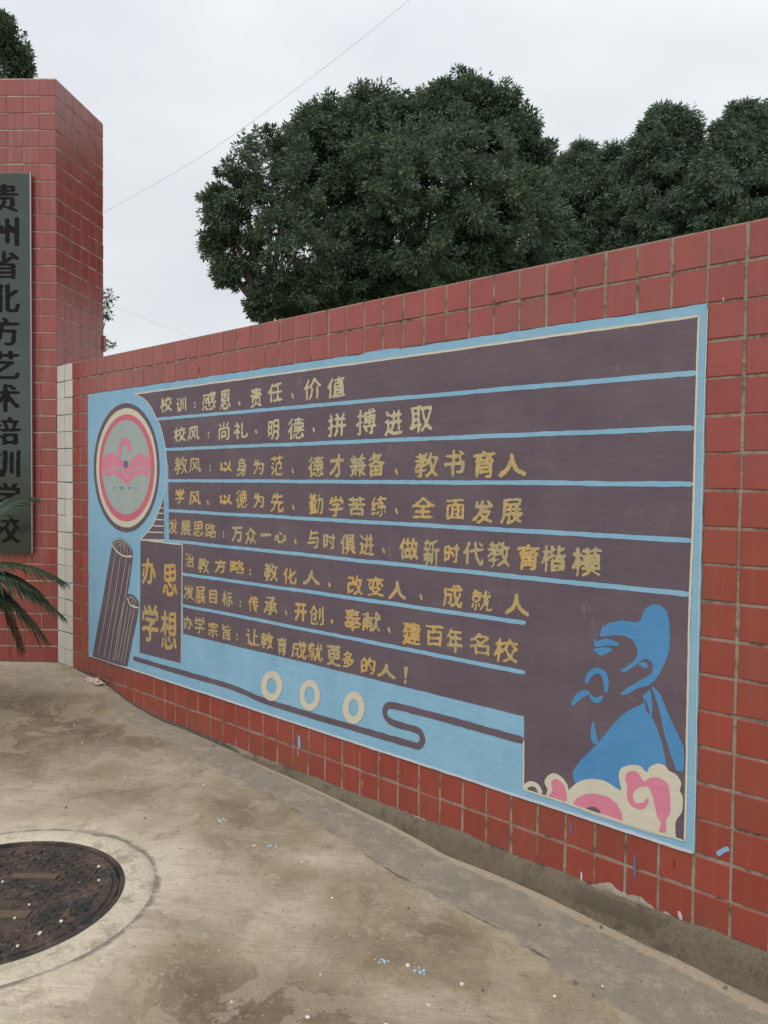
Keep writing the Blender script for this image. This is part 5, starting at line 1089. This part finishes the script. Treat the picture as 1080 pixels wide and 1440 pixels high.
SPEC = {
 'A': ('broadleaf_tree', 'dark evergreen tree with ragged left edge and sky showing through its lower leaves', 1.05, .095, .032, .35, 'leafA', (-5.95, 6.75), 'camphor'),
 'B': ('broadleaf_tree', 'biggest dense rounded evergreen tree rising behind the middle of the wall', 1.5, .10, .034, .30, 'leafB', (-4.6, 9.0), 'b'),
 'C': ('slender_tree', 'lower bushy tree with two small tops, right of the biggest tree', 1.3, .11, .030, .5, 'leafC', (-4.1, 14.6), 'c'),
 'D': ('slender_tree', 'tree with one rounded top second from the right edge behind the wall', 1.3, .11, .030, .5, 'leafC', (-2.2, 15.0), 'd'),
 'E': ('slender_tree', 'tree cut off by the right edge of the photo behind the wall', 1.3, .11, .030, .5, 'leafC', (-.3, 15.3), 'e'),
 'F': ('broadleaf_tree', 'tree top showing above the gate pillar at the upper left corner', 1.0, .09, .032, .3, 'leafA', (-7.6, 2.3), 'f'),
 'G': ('young_tree', 'thin leafy twigs poking out from behind the right side of the gate pillar', .15, .06, .02, .3, 'leafA', (-3.45, 1.75), 'g'),
}
tot = 0
for ti, (k, (nm, lb, dens, ll, lw, dr, mt, (tx, ty), _)) in enumerate(SPEC.items()):
    blobs = CROWNS[k]
    root = empty(nm, (tx, ty, 0)); tag(root, lb, 'tree', 'trees behind the wall')
    rel_b = [(x-tx, y-ty, z, r_) for x, y, z, r_ in blobs]
    me, cnt = crown_mesh('crown', rel_b, dens, ll, lw, dr, 40+ti, core={'A': .12, 'F': .2, 'G': .0}  .get(k, .45), csz={'G': .06, 'F': .16, 'A': .19}.get(k, .27))
    tot += cnt
    link('crown', me, M[mt], root)
    zmin = min(b_[2]-b_[3] for b_ in rel_b); cx = sum(b_[0] for b_ in rel_b)/len(rel_b); cy = sum(b_[1] for b_ in rel_b)/len(rel_b)
    tr_ = .03 if k == 'G' else .16
    zc = zmin + .6*(1 if k != 'G' else .3)
    g0 = ground_z(tx, ty)
    V, F = tube([(0, 0, g0-.1), (.05, .02, zc*.4), (cx*.3, cy*.3, zc*.8), (cx*.5, cy*.5, zc)], [tr_*1.25, tr_, tr_*.85, tr_*.75], 10)
    link('trunk', smooth(mesh('trunk', V, F)), M['bark'], root)
    top_ = Vector((cx*.5, cy*.5, zc*.92))
    for b_ in rel_b:
        e = Vector(b_[:3]); mid_ = (top_+e)/2 + Vector((0, 0, -.08*(e-top_).length))
        V, F = tube([top_, mid_, e], [tr_*.42, tr_*.28, tr_*.1], 6)
        link('limb', smooth(mesh('limb', V, F)), M['bark'], root)
print('leaves', tot)

# ------------------------------------------------------------------ wires
for w_, r_, lb in ((WIRES[0], .0026, 'thin grey cable crossing the sky diagonally above the trees'), (WIRES[1], .0020, 'faint thin cable low in the sky just right of the pillar')):
    pts = [Vector(p) for p in w_]; sm_ = []
    for i in range(len(pts)-1):
        p0, p1, p2, p3 = pts[max(i-1, 0)], pts[i], pts[i+1], pts[min(i+2, len(pts)-1)]
        for j in range(8):
            t_ = j/8; sm_.append(.5*((2*p1)+(-p0+p2)*t_+(2*p0-5*p1+4*p2-p3)*t_*t_+(-p0+3*p1-3*p2+p3)*t_**3))
    sm_.append(pts[-1])
    V, F = tube(sm_, r_, 6); tag(link('overhead_cable', smooth(mesh('overhead_cable', V, F)), M['wire']), lb, 'cable')
